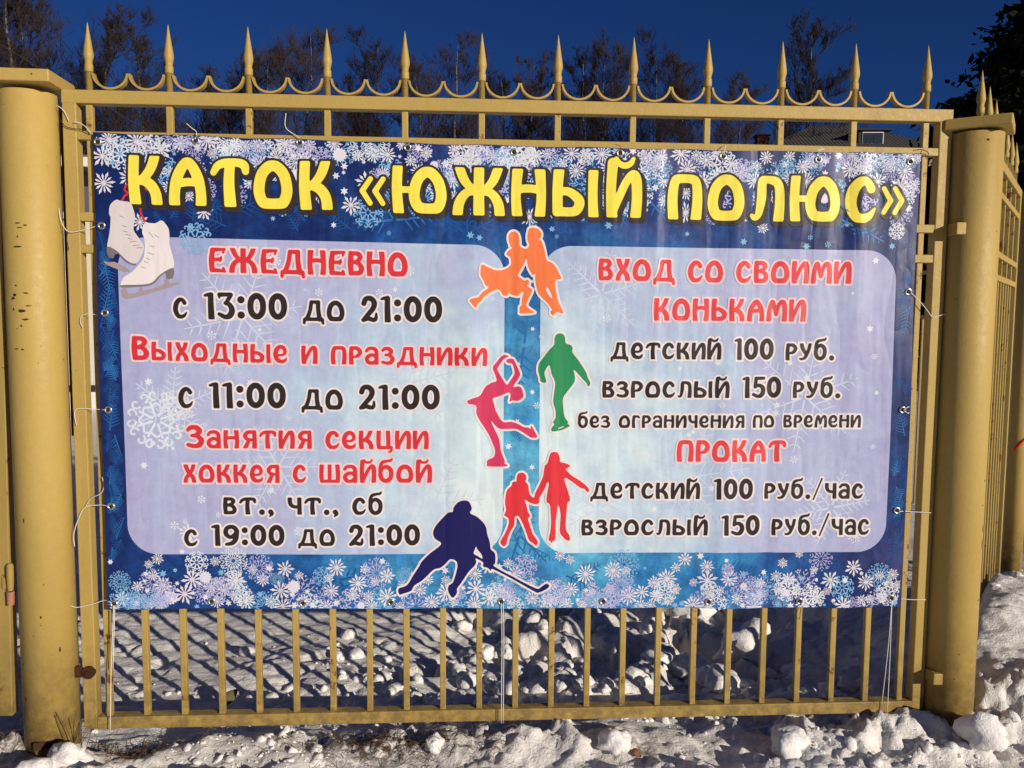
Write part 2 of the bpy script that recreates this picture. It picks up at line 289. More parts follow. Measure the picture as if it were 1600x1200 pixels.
ART = {
  'couple': [[(1391.9, 1578.7), (1403.8, 1582.3), (1418.3, 1579.1), (1428.5, 1567.5), (1428.6, 1554.5), (1422.6, 1545.3), (1430.6, 1541.5), (1437.4, 1523.3), (1441.6, 1505.1), (1445.8, 1486.8), (1451.1, 1480.3), (1461.8, 1476.5), (1475.2, 1463.6), (1484.7, 1445.3), (1493.0, 1427.0), (1477.0, 1424.2), (1474.5, 1411.0), (1477.5, 1387.4), (1484.5, 1358.4), (1496.8, 1332.1), (1501.0, 1320.2), (1490.3, 1321.4), (1482.2, 1324.0), (1473.0, 1318.7), (1470.4, 1313.3), (1462.3, 1317.3), (1460.9, 1327.8), (1466.2, 1329.2), (1452.6, 1350.2), (1425.7, 1376.4), (1416.1, 1402.6), (1411.9, 1426.2), (1411.8, 1441.9), (1405.2, 1436.6), (1393.1, 1454.8), (1387.6, 1473.1), (1384.3, 1488.7), (1378.4, 1475.6), (1366.7, 1451.9), (1358.3, 1436.1), (1366.9, 1428.3), (1380.2, 1419.3), (1385.4, 1423.3), (1392.9, 1419.4), (1392.2, 1408.9), (1385.6, 1407.5), (1393.6, 1399.7), (1403.0, 1391.9), (1397.8, 1376.1), (1391.3, 1362.9), (1384.8, 1344.4), (1394.2, 1333.9), (1407.6, 1324.8), (1407.7, 1321.3), (1367.8, 1318.4), (1365.1, 1325.7), (1365.0, 1338.9), (1370.2, 1344.2), (1371.4, 1362.7), (1376.5, 1386.4), (1364.6, 1379.7), (1359.4, 1373.1), (1340.8, 1375.6), (1330.2, 1380.7), (1325.0, 1372.8), (1311.7, 1375.3), (1305.0, 1387.1), (1295.8, 1392.2), (1280.0, 1385.5), (1261.5, 1374.9), (1248.4, 1361.6), (1245.8, 1356.3), (1235.3, 1348.4), (1228.7, 1335.2), (1219.5, 1343.0), (1214.2, 1350.8), (1208.9, 1354.7), (1215.5, 1362.6), (1236.5, 1368.1), (1248.3, 1382.6), (1269.3, 1398.5), (1258.8, 1403.7), (1252.1, 1419.3), (1244.1, 1432.3), (1242.8, 1442.8), (1246.6, 1467.6), (1266.4, 1460.0), (1290.1, 1451.1), (1313.8, 1452.7), (1329.6, 1460.7), (1337.4, 1472.5), (1333.3, 1493.4), (1326.7, 1495.9), (1322.7, 1501.1), (1329.2, 1511.6), (1339.7, 1519.5), (1334.4, 1524.6), (1333.0, 1532.4), (1329.5, 1540.2), (1328.9, 1555.8), (1334.1, 1566.2), (1345.9, 1570.3), (1356.5, 1563.9), (1361.9, 1548.4), (1364.7, 1525.0), (1384.6, 1517.4), (1392.4, 1530.6), (1388.3, 1540.9), (1386.9, 1556.5), (1389.4, 1569.6)], [(1449.4, 1400.3), (1456.1, 1392.4), (1465.7, 1371.4), (1461.7, 1367.4), (1450.9, 1381.9), (1445.4, 1395.0)]],
  'layback': [[(1332.3, 1185.7), (1319.0, 1190.7), (1305.7, 1182.3), (1292.5, 1165.6), (1282.0, 1150.6), (1289.4, 1128.9), (1294.5, 1108.9), (1279.6, 1103.9), (1259.7, 1090.5), (1243.2, 1063.7), (1223.2, 1055.3), (1203.3, 1046.9), (1208.3, 1036.8), (1216.7, 1035.9), (1231.7, 1030.2), (1231.7, 1008.4), (1238.5, 991.6), (1253.6, 968.1), (1270.5, 941.1), (1284.0, 910.7), (1290.9, 890.4), (1287.6, 870.0), (1267.5, 859.9), (1265.9, 846.4), (1271.0, 839.6), (1326.5, 839.4), (1327.4, 846.2), (1320.7, 847.9), (1322.0, 856.4), (1312.7, 880.2), (1307.6, 897.1), (1304.1, 924.2), (1292.2, 951.2), (1276.9, 984.9), (1293.7, 966.4), (1307.2, 958.6), (1330.6, 957.9), (1357.5, 957.9), (1377.7, 947.8), (1398.0, 934.2), (1408.1, 930.2), (1423.3, 932.5), (1414.7, 951.1), (1404.4, 968.1), (1401.2, 957.9), (1394.4, 963.0), (1380.9, 964.0), (1364.1, 973.1), (1340.5, 980.9), (1317.1, 979.8), (1303.6, 995.0), (1291.8, 1018.5), (1286.6, 1038.6), (1283.2, 1053.7), (1306.5, 1062.1), (1329.8, 1072.2), (1338.2, 1067.2), (1336.6, 1052.1), (1335.0, 1043.8), (1343.4, 1047.1), (1363.4, 1047.2), (1378.4, 1058.9), (1378.3, 1069.0), (1373.2, 1085.8), (1363.1, 1092.4), (1346.4, 1090.7), (1366.2, 1122.5), (1366.7, 1135.9), (1355.8, 1159.2), (1345.7, 1177.5), (1329.0, 1177.4), (1324.1, 1170.7), (1329.1, 1165.1), (1342.5, 1162.5), (1349.3, 1142.5), (1349.4, 1129.2), (1336.2, 1109.1), (1326.3, 1097.3), (1312.8, 1115.7), (1297.7, 1142.3), (1299.3, 1152.3), (1312.4, 1172.3), (1322.4, 1180.7)]],
  'boy': [[(1490.9, 1258.5), (1479.6, 1254.2), (1474.0, 1242.9), (1472.9, 1223.1), (1457.4, 1206.0), (1440.6, 1183.3), (1426.6, 1163.4), (1424.0, 1140.6), (1429.9, 1120.7), (1432.9, 1106.5), (1450.0, 1105.2), (1444.0, 1129.3), (1445.3, 1140.7), (1453.7, 1155.0), (1459.4, 1157.8), (1463.8, 1143.6), (1466.8, 1129.4), (1477.1, 1106.7), (1476.0, 1081.0), (1472.1, 1043.8), (1479.6, 1018.0), (1479.9, 992.2), (1472.0, 980.7), (1476.7, 972.1), (1468.2, 962.0), (1470.4, 950.5), (1500.4, 954.8), (1526.1, 967.8), (1518.9, 973.5), (1519.6, 980.7), (1508.5, 998.0), (1503.8, 1029.5), (1503.5, 1055.3), (1516.1, 1075.4), (1537.2, 1104.0), (1539.7, 1124.0), (1535.2, 1143.9), (1543.8, 1138.2), (1564.2, 1115.5), (1575.8, 1104.1), (1578.8, 1095.5), (1584.6, 1092.7), (1588.8, 1104.1), (1579.9, 1121.3), (1575.4, 1135.5), (1551.9, 1172.4), (1531.6, 1197.9), (1531.4, 1212.1), (1525.5, 1222.0), (1509.8, 1227.5), (1507.6, 1243.1), (1502.3, 1254.4)], [(1488.9, 960.6), (1506.0, 967.2), (1507.5, 964.9), (1491.8, 958.3)]],
  'pair': [[(1467.4, 882.5), (1481.7, 885.4), (1490.4, 879.6), (1495.8, 863.6), (1496.5, 853.5), (1513.8, 849.1), (1525.4, 843.3), (1529.0, 836.0), (1521.2, 838.0), (1522.7, 831.7), (1514.1, 831.1), (1531.6, 811.3), (1555.0, 796.6), (1578.4, 779.1), (1590.2, 764.4), (1588.9, 755.7), (1583.1, 757.2), (1575.7, 766.0), (1561.1, 770.4), (1537.7, 788.0), (1514.4, 802.6), (1511.7, 793.9), (1514.7, 782.3), (1523.7, 756.0), (1529.8, 732.6), (1527.0, 726.8), (1521.3, 720.9), (1520.1, 703.4), (1517.6, 674.1), (1518.1, 636.0), (1528.5, 618.2), (1531.5, 606.4), (1528.7, 599.1), (1517.0, 603.6), (1499.4, 624.3), (1499.0, 650.8), (1500.0, 686.0), (1492.4, 715.3), (1488.4, 691.9), (1484.5, 656.7), (1484.8, 627.4), (1483.7, 603.9), (1476.5, 599.5), (1472.2, 592.2), (1469.2, 599.6), (1462.5, 604.0), (1467.4, 627.5), (1470.0, 659.8), (1468.1, 692.0), (1464.9, 718.3), (1454.7, 727.1), (1457.3, 756.3), (1461.3, 782.5), (1456.9, 789.8), (1448.5, 768.0), (1431.6, 736.0), (1433.1, 727.3), (1426.0, 718.5), (1411.6, 720.1), (1400.0, 724.5), (1385.5, 733.3), (1391.4, 715.8), (1395.9, 695.4), (1403.3, 680.7), (1399.0, 674.9), (1396.2, 672.0), (1403.6, 648.5), (1412.5, 622.1), (1427.2, 601.4), (1427.3, 591.1), (1423.0, 583.8), (1415.7, 591.2), (1401.2, 601.6), (1392.3, 625.2), (1383.4, 648.7), (1368.7, 678.0), (1361.5, 681.0), (1354.4, 675.2), (1353.1, 651.8), (1340.3, 628.5), (1331.9, 605.1), (1329.1, 590.5), (1320.5, 583.2), (1310.3, 593.5), (1313.1, 605.3), (1325.9, 628.6), (1335.8, 657.8), (1332.8, 675.3), (1321.2, 682.7), (1326.9, 698.7), (1323.8, 722.0), (1325.1, 745.3), (1330.7, 765.6), (1343.5, 777.2), (1344.9, 785.9), (1350.6, 790.8), (1359.2, 791.6), (1359.6, 803.2), (1364.7, 816.2), (1376.1, 819.9), (1386.2, 814.7), (1390.1, 803.1), (1387.9, 790.0), (1395.1, 782.7), (1398.2, 765.3), (1401.2, 750.7), (1414.2, 739.0), (1419.8, 756.5), (1436.7, 791.3), (1443.7, 811.6), (1447.7, 840.6), (1456.2, 849.2), (1461.8, 869.5)]],
  'hockey': [[(1188.5, 731.6), (1204.8, 730.8), (1213.1, 723.1), (1219.0, 704.7), (1213.2, 691.4), (1234.5, 679.6), (1254.3, 661.1), (1264.3, 644.3), (1267.7, 624.1), (1276.1, 597.2), (1279.5, 573.6), (1291.1, 563.4), (1294.5, 546.5), (1293.0, 526.3), (1291.4, 517.8), (1358.0, 479.9), (1424.8, 445.2), (1438.1, 448.4), (1454.7, 460.1), (1464.7, 458.3), (1464.8, 449.8), (1451.6, 439.7), (1431.7, 431.5), (1419.9, 435.0), (1351.4, 474.9), (1286.5, 509.4), (1279.9, 502.8), (1271.6, 513.0), (1255.0, 518.2), (1255.0, 531.7), (1230.2, 545.4), (1233.5, 537.0), (1230.2, 523.5), (1208.9, 500.1), (1189.2, 469.9), (1179.3, 456.5), (1172.8, 446.4), (1172.8, 432.9), (1161.3, 417.7), (1153.0, 422.9), (1144.8, 440.0), (1146.4, 456.9), (1159.5, 466.9), (1167.7, 490.4), (1174.2, 520.7), (1169.3, 537.6), (1151.2, 542.8), (1136.4, 527.8), (1120.0, 514.5), (1100.3, 509.7), (1077.3, 488.0), (1060.9, 473.0), (1038.0, 458.1), (1028.1, 441.4), (1005.1, 433.2), (992.0, 430.0), (987.2, 441.8), (992.1, 451.9), (1015.0, 460.1), (1034.8, 491.8), (1054.4, 521.9), (1061.0, 535.3), (1087.2, 561.9), (1123.2, 591.8), (1103.6, 608.7), (1097.1, 628.8), (1106.9, 652.1), (1133.0, 681.9), (1146.0, 693.5), (1159.1, 695.1), (1160.7, 706.8), (1172.1, 723.3)], [(1233.3, 584.1), (1236.6, 574.0), (1248.2, 560.4), (1253.3, 543.5), (1238.4, 552.1), (1225.2, 560.6), (1228.4, 572.4)]],
  'boot_far': [[(155.0, 1647.3), (137.1, 1630.3), (134.1, 1603.9), (138.2, 1595.1), (134.8, 1555.3), (127.0, 1515.4), (128.9, 1506.6), (154.7, 1493.6), (175.9, 1471.6), (201.8, 1458.5), (219.7, 1472.1), (233.9, 1507.9), (217.2, 1538.7), (204.7, 1560.7), (210.1, 1596.2), (206.4, 1618.2), (196.2, 1640.0), (170.2, 1644.0)]],
  'sole_far': [[(126.7, 1508.8), (154.7, 1495.8), (175.9, 1473.8), (195.3, 1460.7), (210.5, 1458.6), (206.0, 1453.2), (184.3, 1460.6), (167.2, 1475.9), (158.8, 1486.9), (147.8, 1484.6), (143.1, 1473.4), (128.0, 1479.9)]],
  'blade_far': [[(114.5, 1466.4), (127.5, 1462.1), (149.3, 1462.4), (190.3, 1440.6), (181.3, 1433.8), (157.4, 1440.2), (122.9, 1455.4)]],
  'boot': [[(286.5, 1588.4), (268.7, 1579.3), (238.1, 1578.9), (229.9, 1552.2), (234.7, 1536.7), (236.1, 1507.9), (230.8, 1476.7), (219.3, 1458.7), (196.7, 1433.9), (172.1, 1418.1), (163.6, 1400.1), (166.9, 1393.4), (230.7, 1396.3), (257.4, 1405.5), (280.1, 1428.1), (318.0, 1446.4), (318.8, 1477.7), (308.8, 1517.7), (309.4, 1539.9), (307.8, 1562.1), (299.4, 1577.5)]],
  'sole': [[(164.8, 1394.3), (230.8, 1397.2), (257.4, 1405.5), (280.1, 1428.1), (318.0, 1447.8), (316.4, 1418.2), (297.4, 1415.8), (295.6, 1432.8), (275.3, 1416.9), (261.7, 1401.1), (235.0, 1391.8), (169.0, 1387.6)]],
  'blade': [[(166.6, 1382.2), (177.6, 1384.6), (186.0, 1369.0), (212.5, 1373.7), (217.3, 1387.2), (228.3, 1387.3), (230.2, 1378.4), (288.0, 1396.8), (290.7, 1412.6), (301.7, 1412.7), (305.8, 1401.5), (331.5, 1404.0), (327.8, 1397.2), (265.4, 1376.4), (190.0, 1355.6), (170.3, 1357.6), (164.9, 1368.8)]],
}
LACES = [[(164.5, 1599.9), (177.4, 1595.7)], [(176.1, 1595.7), (172.5, 1578.0)], [(172.3, 1571.3), (185.3, 1567.1)], [(174.0, 1555.9), (187.9, 1551.6)], [(180.2, 1544.9), (197.7, 1542.9)], [(187.3, 1533.9), (199.5, 1531.8)], [(192.7, 1522.9), (212.5, 1525.4)], [(201.1, 1511.9), (218.7, 1514.3)], [(211.9, 1505.4), (229.5, 1507.8)], [(250.5, 1552.5), (261.9, 1537.1)], [(265.6, 1546.0), (278.6, 1537.3)], [(251.6, 1512.5), (264.6, 1508.2)], [(244.4, 1492.4), (261.8, 1485.9)], [(239.6, 1476.8), (250.4, 1470.2)], [(232.7, 1465.6), (245.8, 1461.2)], [(223.5, 1449.8), (238.7, 1445.5)], [(251.4, 1508.1), (244.5, 1494.6)], [(259.6, 1485.9), (246.1, 1472.4)]]
RED_LACES = [[(189.1, 1694.9), (181.2, 1677.2), (191.3, 1666.4), (181.5, 1659.6), (171.4, 1641.9)], [(226.2, 1622.9), (228.8, 1605.3), (240.4, 1582.4)], [(241.0, 1682.5), (249.5, 1677.0)]]
GROMMETS = [(106.5, 1815.9), (393.4, 1825.2), (699.0, 1825.5), (1020.6, 1816.5), (1343.3, 1809.2), (1668.9, 1811.5), (1991.4, 1807.8), (2292.1, 1803.5), (2588.6, 1803.0), (111.6, 1570.2), (114.5, 1310.7), (112.8, 1017.2), (111.0, 718.0), (2604.2, 1397.2), (2599.1, 1020.0), (2597.7, 691.0), (113.1, 413.0), (407.8, 415.4), (690.3, 407.7), (964.5, 406.3), (1313.5, 403.9), (1641.1, 399.8), (1984.0, 395.5), (2285.1, 393.8), (2594.2, 398.6)]
SHEET = [(94.5, 1843.5), (2620.5, 1829.2), (2630.4, 365.8), (89.3, 394.9)]
PANELS = [[(155.5, 1540.4), (1317.9, 1526.4), (1316.6, 558.2), (158.4, 566.8)], [(1428.8, 1527.8), (2560.3, 1525.8), (2565.5, 553.2), (1430.9, 559.3)]]
CORDS = [[(85.2, 1841.5), (71.1, 1859.7), (51.3, 1872.3), (34.8, 1873.8)], [(83.4, 1841.4), (61.6, 1852.1), (32.3, 1855.2), (10.4, 1862.2), (-3.5, 1882.2)], [(22.0, 1877.2), (8.4, 1906.5), (-9.4, 1920.9)], [(106.0, 1570.1), (85.4, 1567.9), (38.4, 1554.0), (6.8, 1553.6), (-10.6, 1583.6), (-16.7, 1621.1)], [(6.8, 1553.6), (4.0, 1527.1), (8.6, 1498.7)], [(108.9, 1310.6), (84.2, 1304.7), (61.8, 1308.3), (39.1, 1300.5), (34.7, 1283.1), (41.6, 1265.8)], [(107.1, 1017.2), (74.8, 1017.2), (18.1, 1019.1), (8.0, 1001.4), (12.5, 968.1)], [(103.4, 718.1), (80.4, 720.2), (30.5, 714.5), (8.1, 676.7), (-6.9, 630.7), (-6.3, 590.5)], [(30.5, 714.5), (46.6, 740.4), (79.7, 758.2), (88.2, 784.0), (83.3, 807.9)], [(105.5, 417.1), (80.4, 419.5), (47.2, 409.7), (-1.5, 398.1), (-22.5, 402.5), (-33.9, 406.7)], [(113.0, 408.9), (107.1, 345.6), (96.5, 191.3), (86.6, 0.1)], [(116.8, 408.8), (111.0, 345.5), (102.7, 201.6)], [(1313.6, 399.7), (1316.4, 275.6), (1316.2, 2.9)], [(1319.7, 399.7), (1322.6, 275.5), (1322.4, 2.7)], [(2594.5, 392.1), (2588.8, 234.1), (2575.9, 41.8)], [(2594.5, 392.1), (2596.4, 212.2), (2595.8, -11.5)], [(2610.7, 1393.2), (2641.1, 1373.2), (2667.8, 1344.9), (2690.2, 1318.6), (2707.0, 1320.8), (2736.3, 1327.1), (2764.1, 1321.2)], [(2604.2, 688.9), (2640.9, 684.4), (2684.0, 682.0), (2718.6, 679.7)], [(2600.8, 396.3), (2633.5, 391.6), (2677.0, 388.9), (2716.1, 388.4)], [(699.1, 1827.4), (693.6, 1842.3), (656.0, 1869.8), (656.7, 1913.0)], [(393.4, 1827.1), (392.1, 1851.3), (377.5, 1864.1), (362.8, 1876.9)], [(2593.2, 1836.6), (2620.0, 1839.1), (2651.4, 1833.7), (2647.7, 1823.8), (2626.8, 1827.4), (2622.1, 1839.1)], [(1668.9, 1813.4), (1668.5, 1830.8), (1652.5, 1836.3)], [(1991.3, 1809.7), (1994.7, 1833.1), (2000.4, 1844.9)], [(2292.1, 1803.5), (2291.2, 1827.0), (2307.2, 1835.1), (2280.9, 1830.7)], [(2599.1, 1020.0), (2615.6, 1030.3), (2628.8, 1020.0), (2616.6, 1009.6), (2601.3, 1017.9)], [(2289.5, 389.5), (2295.0, 357.3), (2291.8, 329.4), (2278.5, 342.5), (2281.6, 372.5)]]
LEFT_MARKS = [(-0.1048, 1.5695, 0.01155, 0.0021), (-0.0999, 1.5567, 0.00945, 0.001575), (-0.1063, 1.5307, 0.00315, 0.00315), (-0.1075, 1.5011, 0.0126, 0.00315), (-0.1175, 1.3893, 0.00315, 0.00315), (-0.1222, 1.3612, 0.0063, 0.0042), (-0.1281, 1.3518, 0.0084, 0.0042), (-0.0892, 1.3671, 0.00945, 0.0026249999999999997), (-0.0852, 1.3297, 0.00945, 0.0021), (-0.1275, 1.3199, 0.00315, 0.0052499999999999995), (-0.1022, 1.3145, 0.0126, 0.0052499999999999995), (-0.094, 1.2901, 0.01155, 0.003675), (-0.1058, 1.2712, 0.00315, 0.0042), (-0.1231, 1.2032, 0.00945, 0.0021), (-0.1049, 1.2014, 0.0052499999999999995, 0.00315), (-0.1233, 0.6876, 0.0026249999999999997, 0.00945), (-0.0842, 0.3906, 0.00315, 0.0052499999999999995), (-0.0429, 0.2796, 0.00315, 0.010499999999999999), (-0.1415, 0.3214, 0.00315, 0.0021), (-0.1071, 0.3329, 0.0042, 0.001575), (-0.1505, 0.2371, 0.00315, 0.00315), (-0.1434, 0.1298, 0.00315, 0.0084)]
RIGHT_MARKS = [(2.8695, 0.6401, 0.00315, 0.0147), (2.8702, 0.5896, 0.0021, 0.0231), (2.8649, 0.7946, 0.0042, 0.00315), (2.8588, 0.7155, 0.00315, 0.0021), (2.8637, 0.4013, 0.0052499999999999995, 0.00315), (2.7844, 2.1026, 0.000105, 0.000105), (2.8041, 1.8644, 0.0052499999999999995, 0.0042), (2.8001, 0.2268, 0.00315, 0.0021)]

# ================================================================== BANNER
# Plane of the banner: world x, z in metres, hung just in front of the pickets.
X0, X1 = 0.0915, 2.6260
def edge_top(x): return 1.8435 - 0.0143 * (x - X0) / (X1 - X0) - 0.008 * math.sin(math.pi * (x - X0) / (X1 - X0)) + 0.0015 * math.sin(x * 21)
def edge_bot(x): return 0.3940 - 0.0285 * (x - X0) / (X1 - X0) + 0.0015 * math.sin(x * 17 + 1)
CREASES = [(0.47, 0.0, 0.035, 0.0012), (0.84, 0.02, 0.03, 0.0015), (1.02, -0.01, 0.018, -0.0012), (1.21, 0.05, 0.05, 0.004), (1.345, 0.0, 0.014, -0.0015), (1.47, 0.0, 0.022, 0.0018),
           (1.62, 0.01, 0.03, -0.0022), (1.79, 0.0, 0.02, 0.0020), (2.03, 0.02, 0.035, 0.0030), (2.17, 0.0, 0.022, -0.0030), (2.365, 0.03, 0.024, -0.0062), (2.43, 0.02, 0.03, 0.005), (2.56, 0.0, 0.03, 0.002)]
def wave(x, z):
    d = 0.0
    for cx, sl, w, a in CREASES:
        t = (x - cx - sl * (z - 1.1)) / w
        if -3.5 < t < 3.5: d += 1.45 * a * (0.55 + 0.45 * math.sin(z * 2.2 + cx * 9)) * math.exp(-t * t)
    # wrinkle pulled from the middle of the left panel
    t = ((x - 1.17) + 0.35 * (z - 1.35)) / 0.035
    d += 0.003 * math.exp(-t * t) * math.exp(-((z - 1.35) / 0.22) ** 2)
    d += 0.0022 * math.sin(x * 9.3 + z * 1.3) * math.sin(z * 2.1 + 0.7) + 0.0012 * math.sin(x * 4.1 - z * 3.7)
    # pull towards the eyelets along the top
    d += 0.002 * math.sin(x * 19.5) * max(0.0, (z - 1.62) / 0.2)
    # wandering edges
    d += 0.006 * max(0.0, (0.2 - (x - X0)) / 0.2) ** 2 * math.sin(z * 6) + 0.004 * max(0.0, (0.15 - (X1 - x)) / 0.15) ** 2 * math.sin(z * 7 + 1)
    return d
def P3(x, z, lay): return (x, -0.0145 - wave(x, z) - lay * 0.001, z)

def grid(x0, x1, z0, z1, st):
    nx = max(2, int(math.ceil((x1 - x0) / st)) + 1); nz = max(2, int(math.ceil((z1 - z0) / st)) + 1)
    gx = x0 + np.arange(nx) * st; gz = z0 + np.arange(nz) * st
    return np.meshgrid(gx, gz)            # arrays [nz, nx]
def sd_seg(X, Z, a, b, ra, rb):
    dx, dz = b[0] - a[0], b[1] - a[1]; L = dx * dx + dz * dz
    t = np.clip(((X - a[0]) * dx + (Z - a[1]) * dz) / (L if L > 1e-14 else 1e-14), 0, 1)
    return np.hypot(X - a[0] - t * dx, Z - a[1] - t * dz) - (ra + (rb - ra) * t)
def sd_poly(X, Z, pts):
    d = np.full(X.shape, 1e9); inside = np.zeros(X.shape, bool); n = len(pts)
    for i in range(n):
        a = pts[i]; b = pts[(i + 1) % n]
        d = np.minimum(d, sd_seg(X, Z, a, b, 0, 0))
        c = ((a[1] > Z) != (b[1] > Z))
        with np.errstate(divide='ignore', invalid='ignore'):
            xs = (b[0] - a[0]) * (Z - a[1]) / (b[1] - a[1] if b[1] != a[1] else 1e-12) + a[0]
        inside ^= c & (X < xs)
    return np.where(inside, -d, d)
class Print:
    """flat printed shapes laid on the banner; one mesh, several inks"""
    def __init__(s): s.v = []; s.f = []; s.i = []
    def contour(s, X, Z, D, level, lay, mi, run=4):
        nz, nx = D.shape; D = D - level; D = np.where(np.abs(D) < 1e-7, 1e-7, D); ins = D < 0
        key = {}
        def vert(k, x, z):
            q = key.get(k)
            if q is None: q = key[k] = len(s.v); s.v.append(P3(x, z, lay))
            return q
        corner = lambda j, i: vert((j, i), X[j, i], Z[j, i])
        cnt = ins[:-1, :-1].astype(int) + ins[1:, :-1] + ins[:-1, 1:] + ins[1:, 1:]
        for j in range(nz - 1):
            row = cnt[j]; i = 0
            idx = np.nonzero(row)[0]
            if len(idx) == 0: continue
            i = idx[0]; last = idx[-1]
            while i <= last:
                c = row[i]
                if c == 4:
                    k = i + 1
                    while k <= last and row[k] == 4 and k - i < run: k += 1
                    s.f.append((corner(j, i), corner(j, k), corner(j + 1, k), corner(j + 1, i))); s.i.append(mi); i = k; continue
                if c:
                    cs = [(j, i), (j, i + 1), (j + 1, i + 1), (j + 1, i)]; loop = []
                    for q in range(4):
                        a, b = cs[q], cs[(q + 1) % 4]
                        if ins[a]: loop.append(corner(*a))
                        if ins[a] != ins[b]:
                            lo, hi = (a, b) if a < b else (b, a)
                            t = D[lo] / (D[lo] - D[hi])
                            loop.append(vert((lo, hi), X[lo] + (X[hi] - X[lo]) * t, Z[lo] + (Z[hi] - Z[lo]) * t))
                    if len(loop) >= 3: s.f.append(tuple(loop)); s.i.append(mi)
                i += 1
    def fan(s, c, pts, lay, mi):
        k = len(s.v); n = len(pts); s.v.append(P3(*c, lay))
        s.v += [P3(c[0] + (x - c[0]) * .5, c[1] + (z - c[1]) * .5, lay) for x, z in pts]; s.v += [P3(x, z, lay) for x, z in pts]
        for q in range(n):
            r = (q + 1) % n
            s.f.append((k, k + 1 + q, k + 1 + r)); s.f.append((k + 1 + q, k + 1 + n + q, k + 1 + n + r, k + 1 + r)); s.i += [mi, mi]
    def strip(s, a, b, wa, wb, lay, mi):
        dx, dz = b[0] - a[0], b[1] - a[1]; L = math.hypot(dx, dz)
        if L < 1e-6: return
        nx, nz = -dz / L, dx / L; k = len(s.v); n = max(1, int(L / 0.03))
        for q in range(n + 1):
            t = q / n; w = wa + (wb - wa) * t; x = a[0] + dx * t; z = a[1] + dz * t
            s.v.append(P3(x + nx * w, z + nz * w, lay)); s.v.append(P3(x - nx * w, z - nz * w, lay))
        for q in range(n): s.f.append((k + 2 * q + 1, k + 2 * q + 3, k + 2 * q + 2, k + 2 * q)); s.i.append(mi)
    def poly(s, pts, lay, mi):
        k = len(s.v); s.v += [P3(x, z, lay) for x, z in pts]; s.f.append(tuple(range(k, k + len(pts)))); s.i.append(mi)
    def obj(s, name, mats, parent): return mesh(name, s.v, s.f, mats, parent, True, s.i)

# ---- lettering: stroke skeletons (x, y[, half width]) in units of the letter height
W = 0.112
def G(w, *st, lo=0.0, hi=1.0): return (w, st, lo, hi)
def S(*p, r=W, closed=False, sharp=False): return (p, r, closed, sharp)
O_RING = S((.40, .89), (.61, .73), (.685, .40), (.62, .16), (.50, .11), (.30, .11), (.18, .16), (.115, .40), (.19, .73), closed=True)
BREVE = S((.20, 1.26, .04), (.26, 1.15, .06), (.38, 1.10, .065), (.50, 1.15, .06), (.56, 1.26, .04))
I_ST = (S((.13, 1.15, .11), (.10, .55, .105), (.14, -.15, .12)), S((.17, .10, .05), (.30, .50, .085), (.44, .80, .085), (.56, .92, .09), (.625, .80), (.645, .40), (.61, -.15, .115)))
SOFT = (S((.155, 1.15, .115), (.115, .60, .11), (.12, .10, .11)), S((.12, .53, .08), (.35, .53, .09), (.55, .38, .105), (.57, .24, .105), (.46, .11, .10), (.14, .10, .10)))
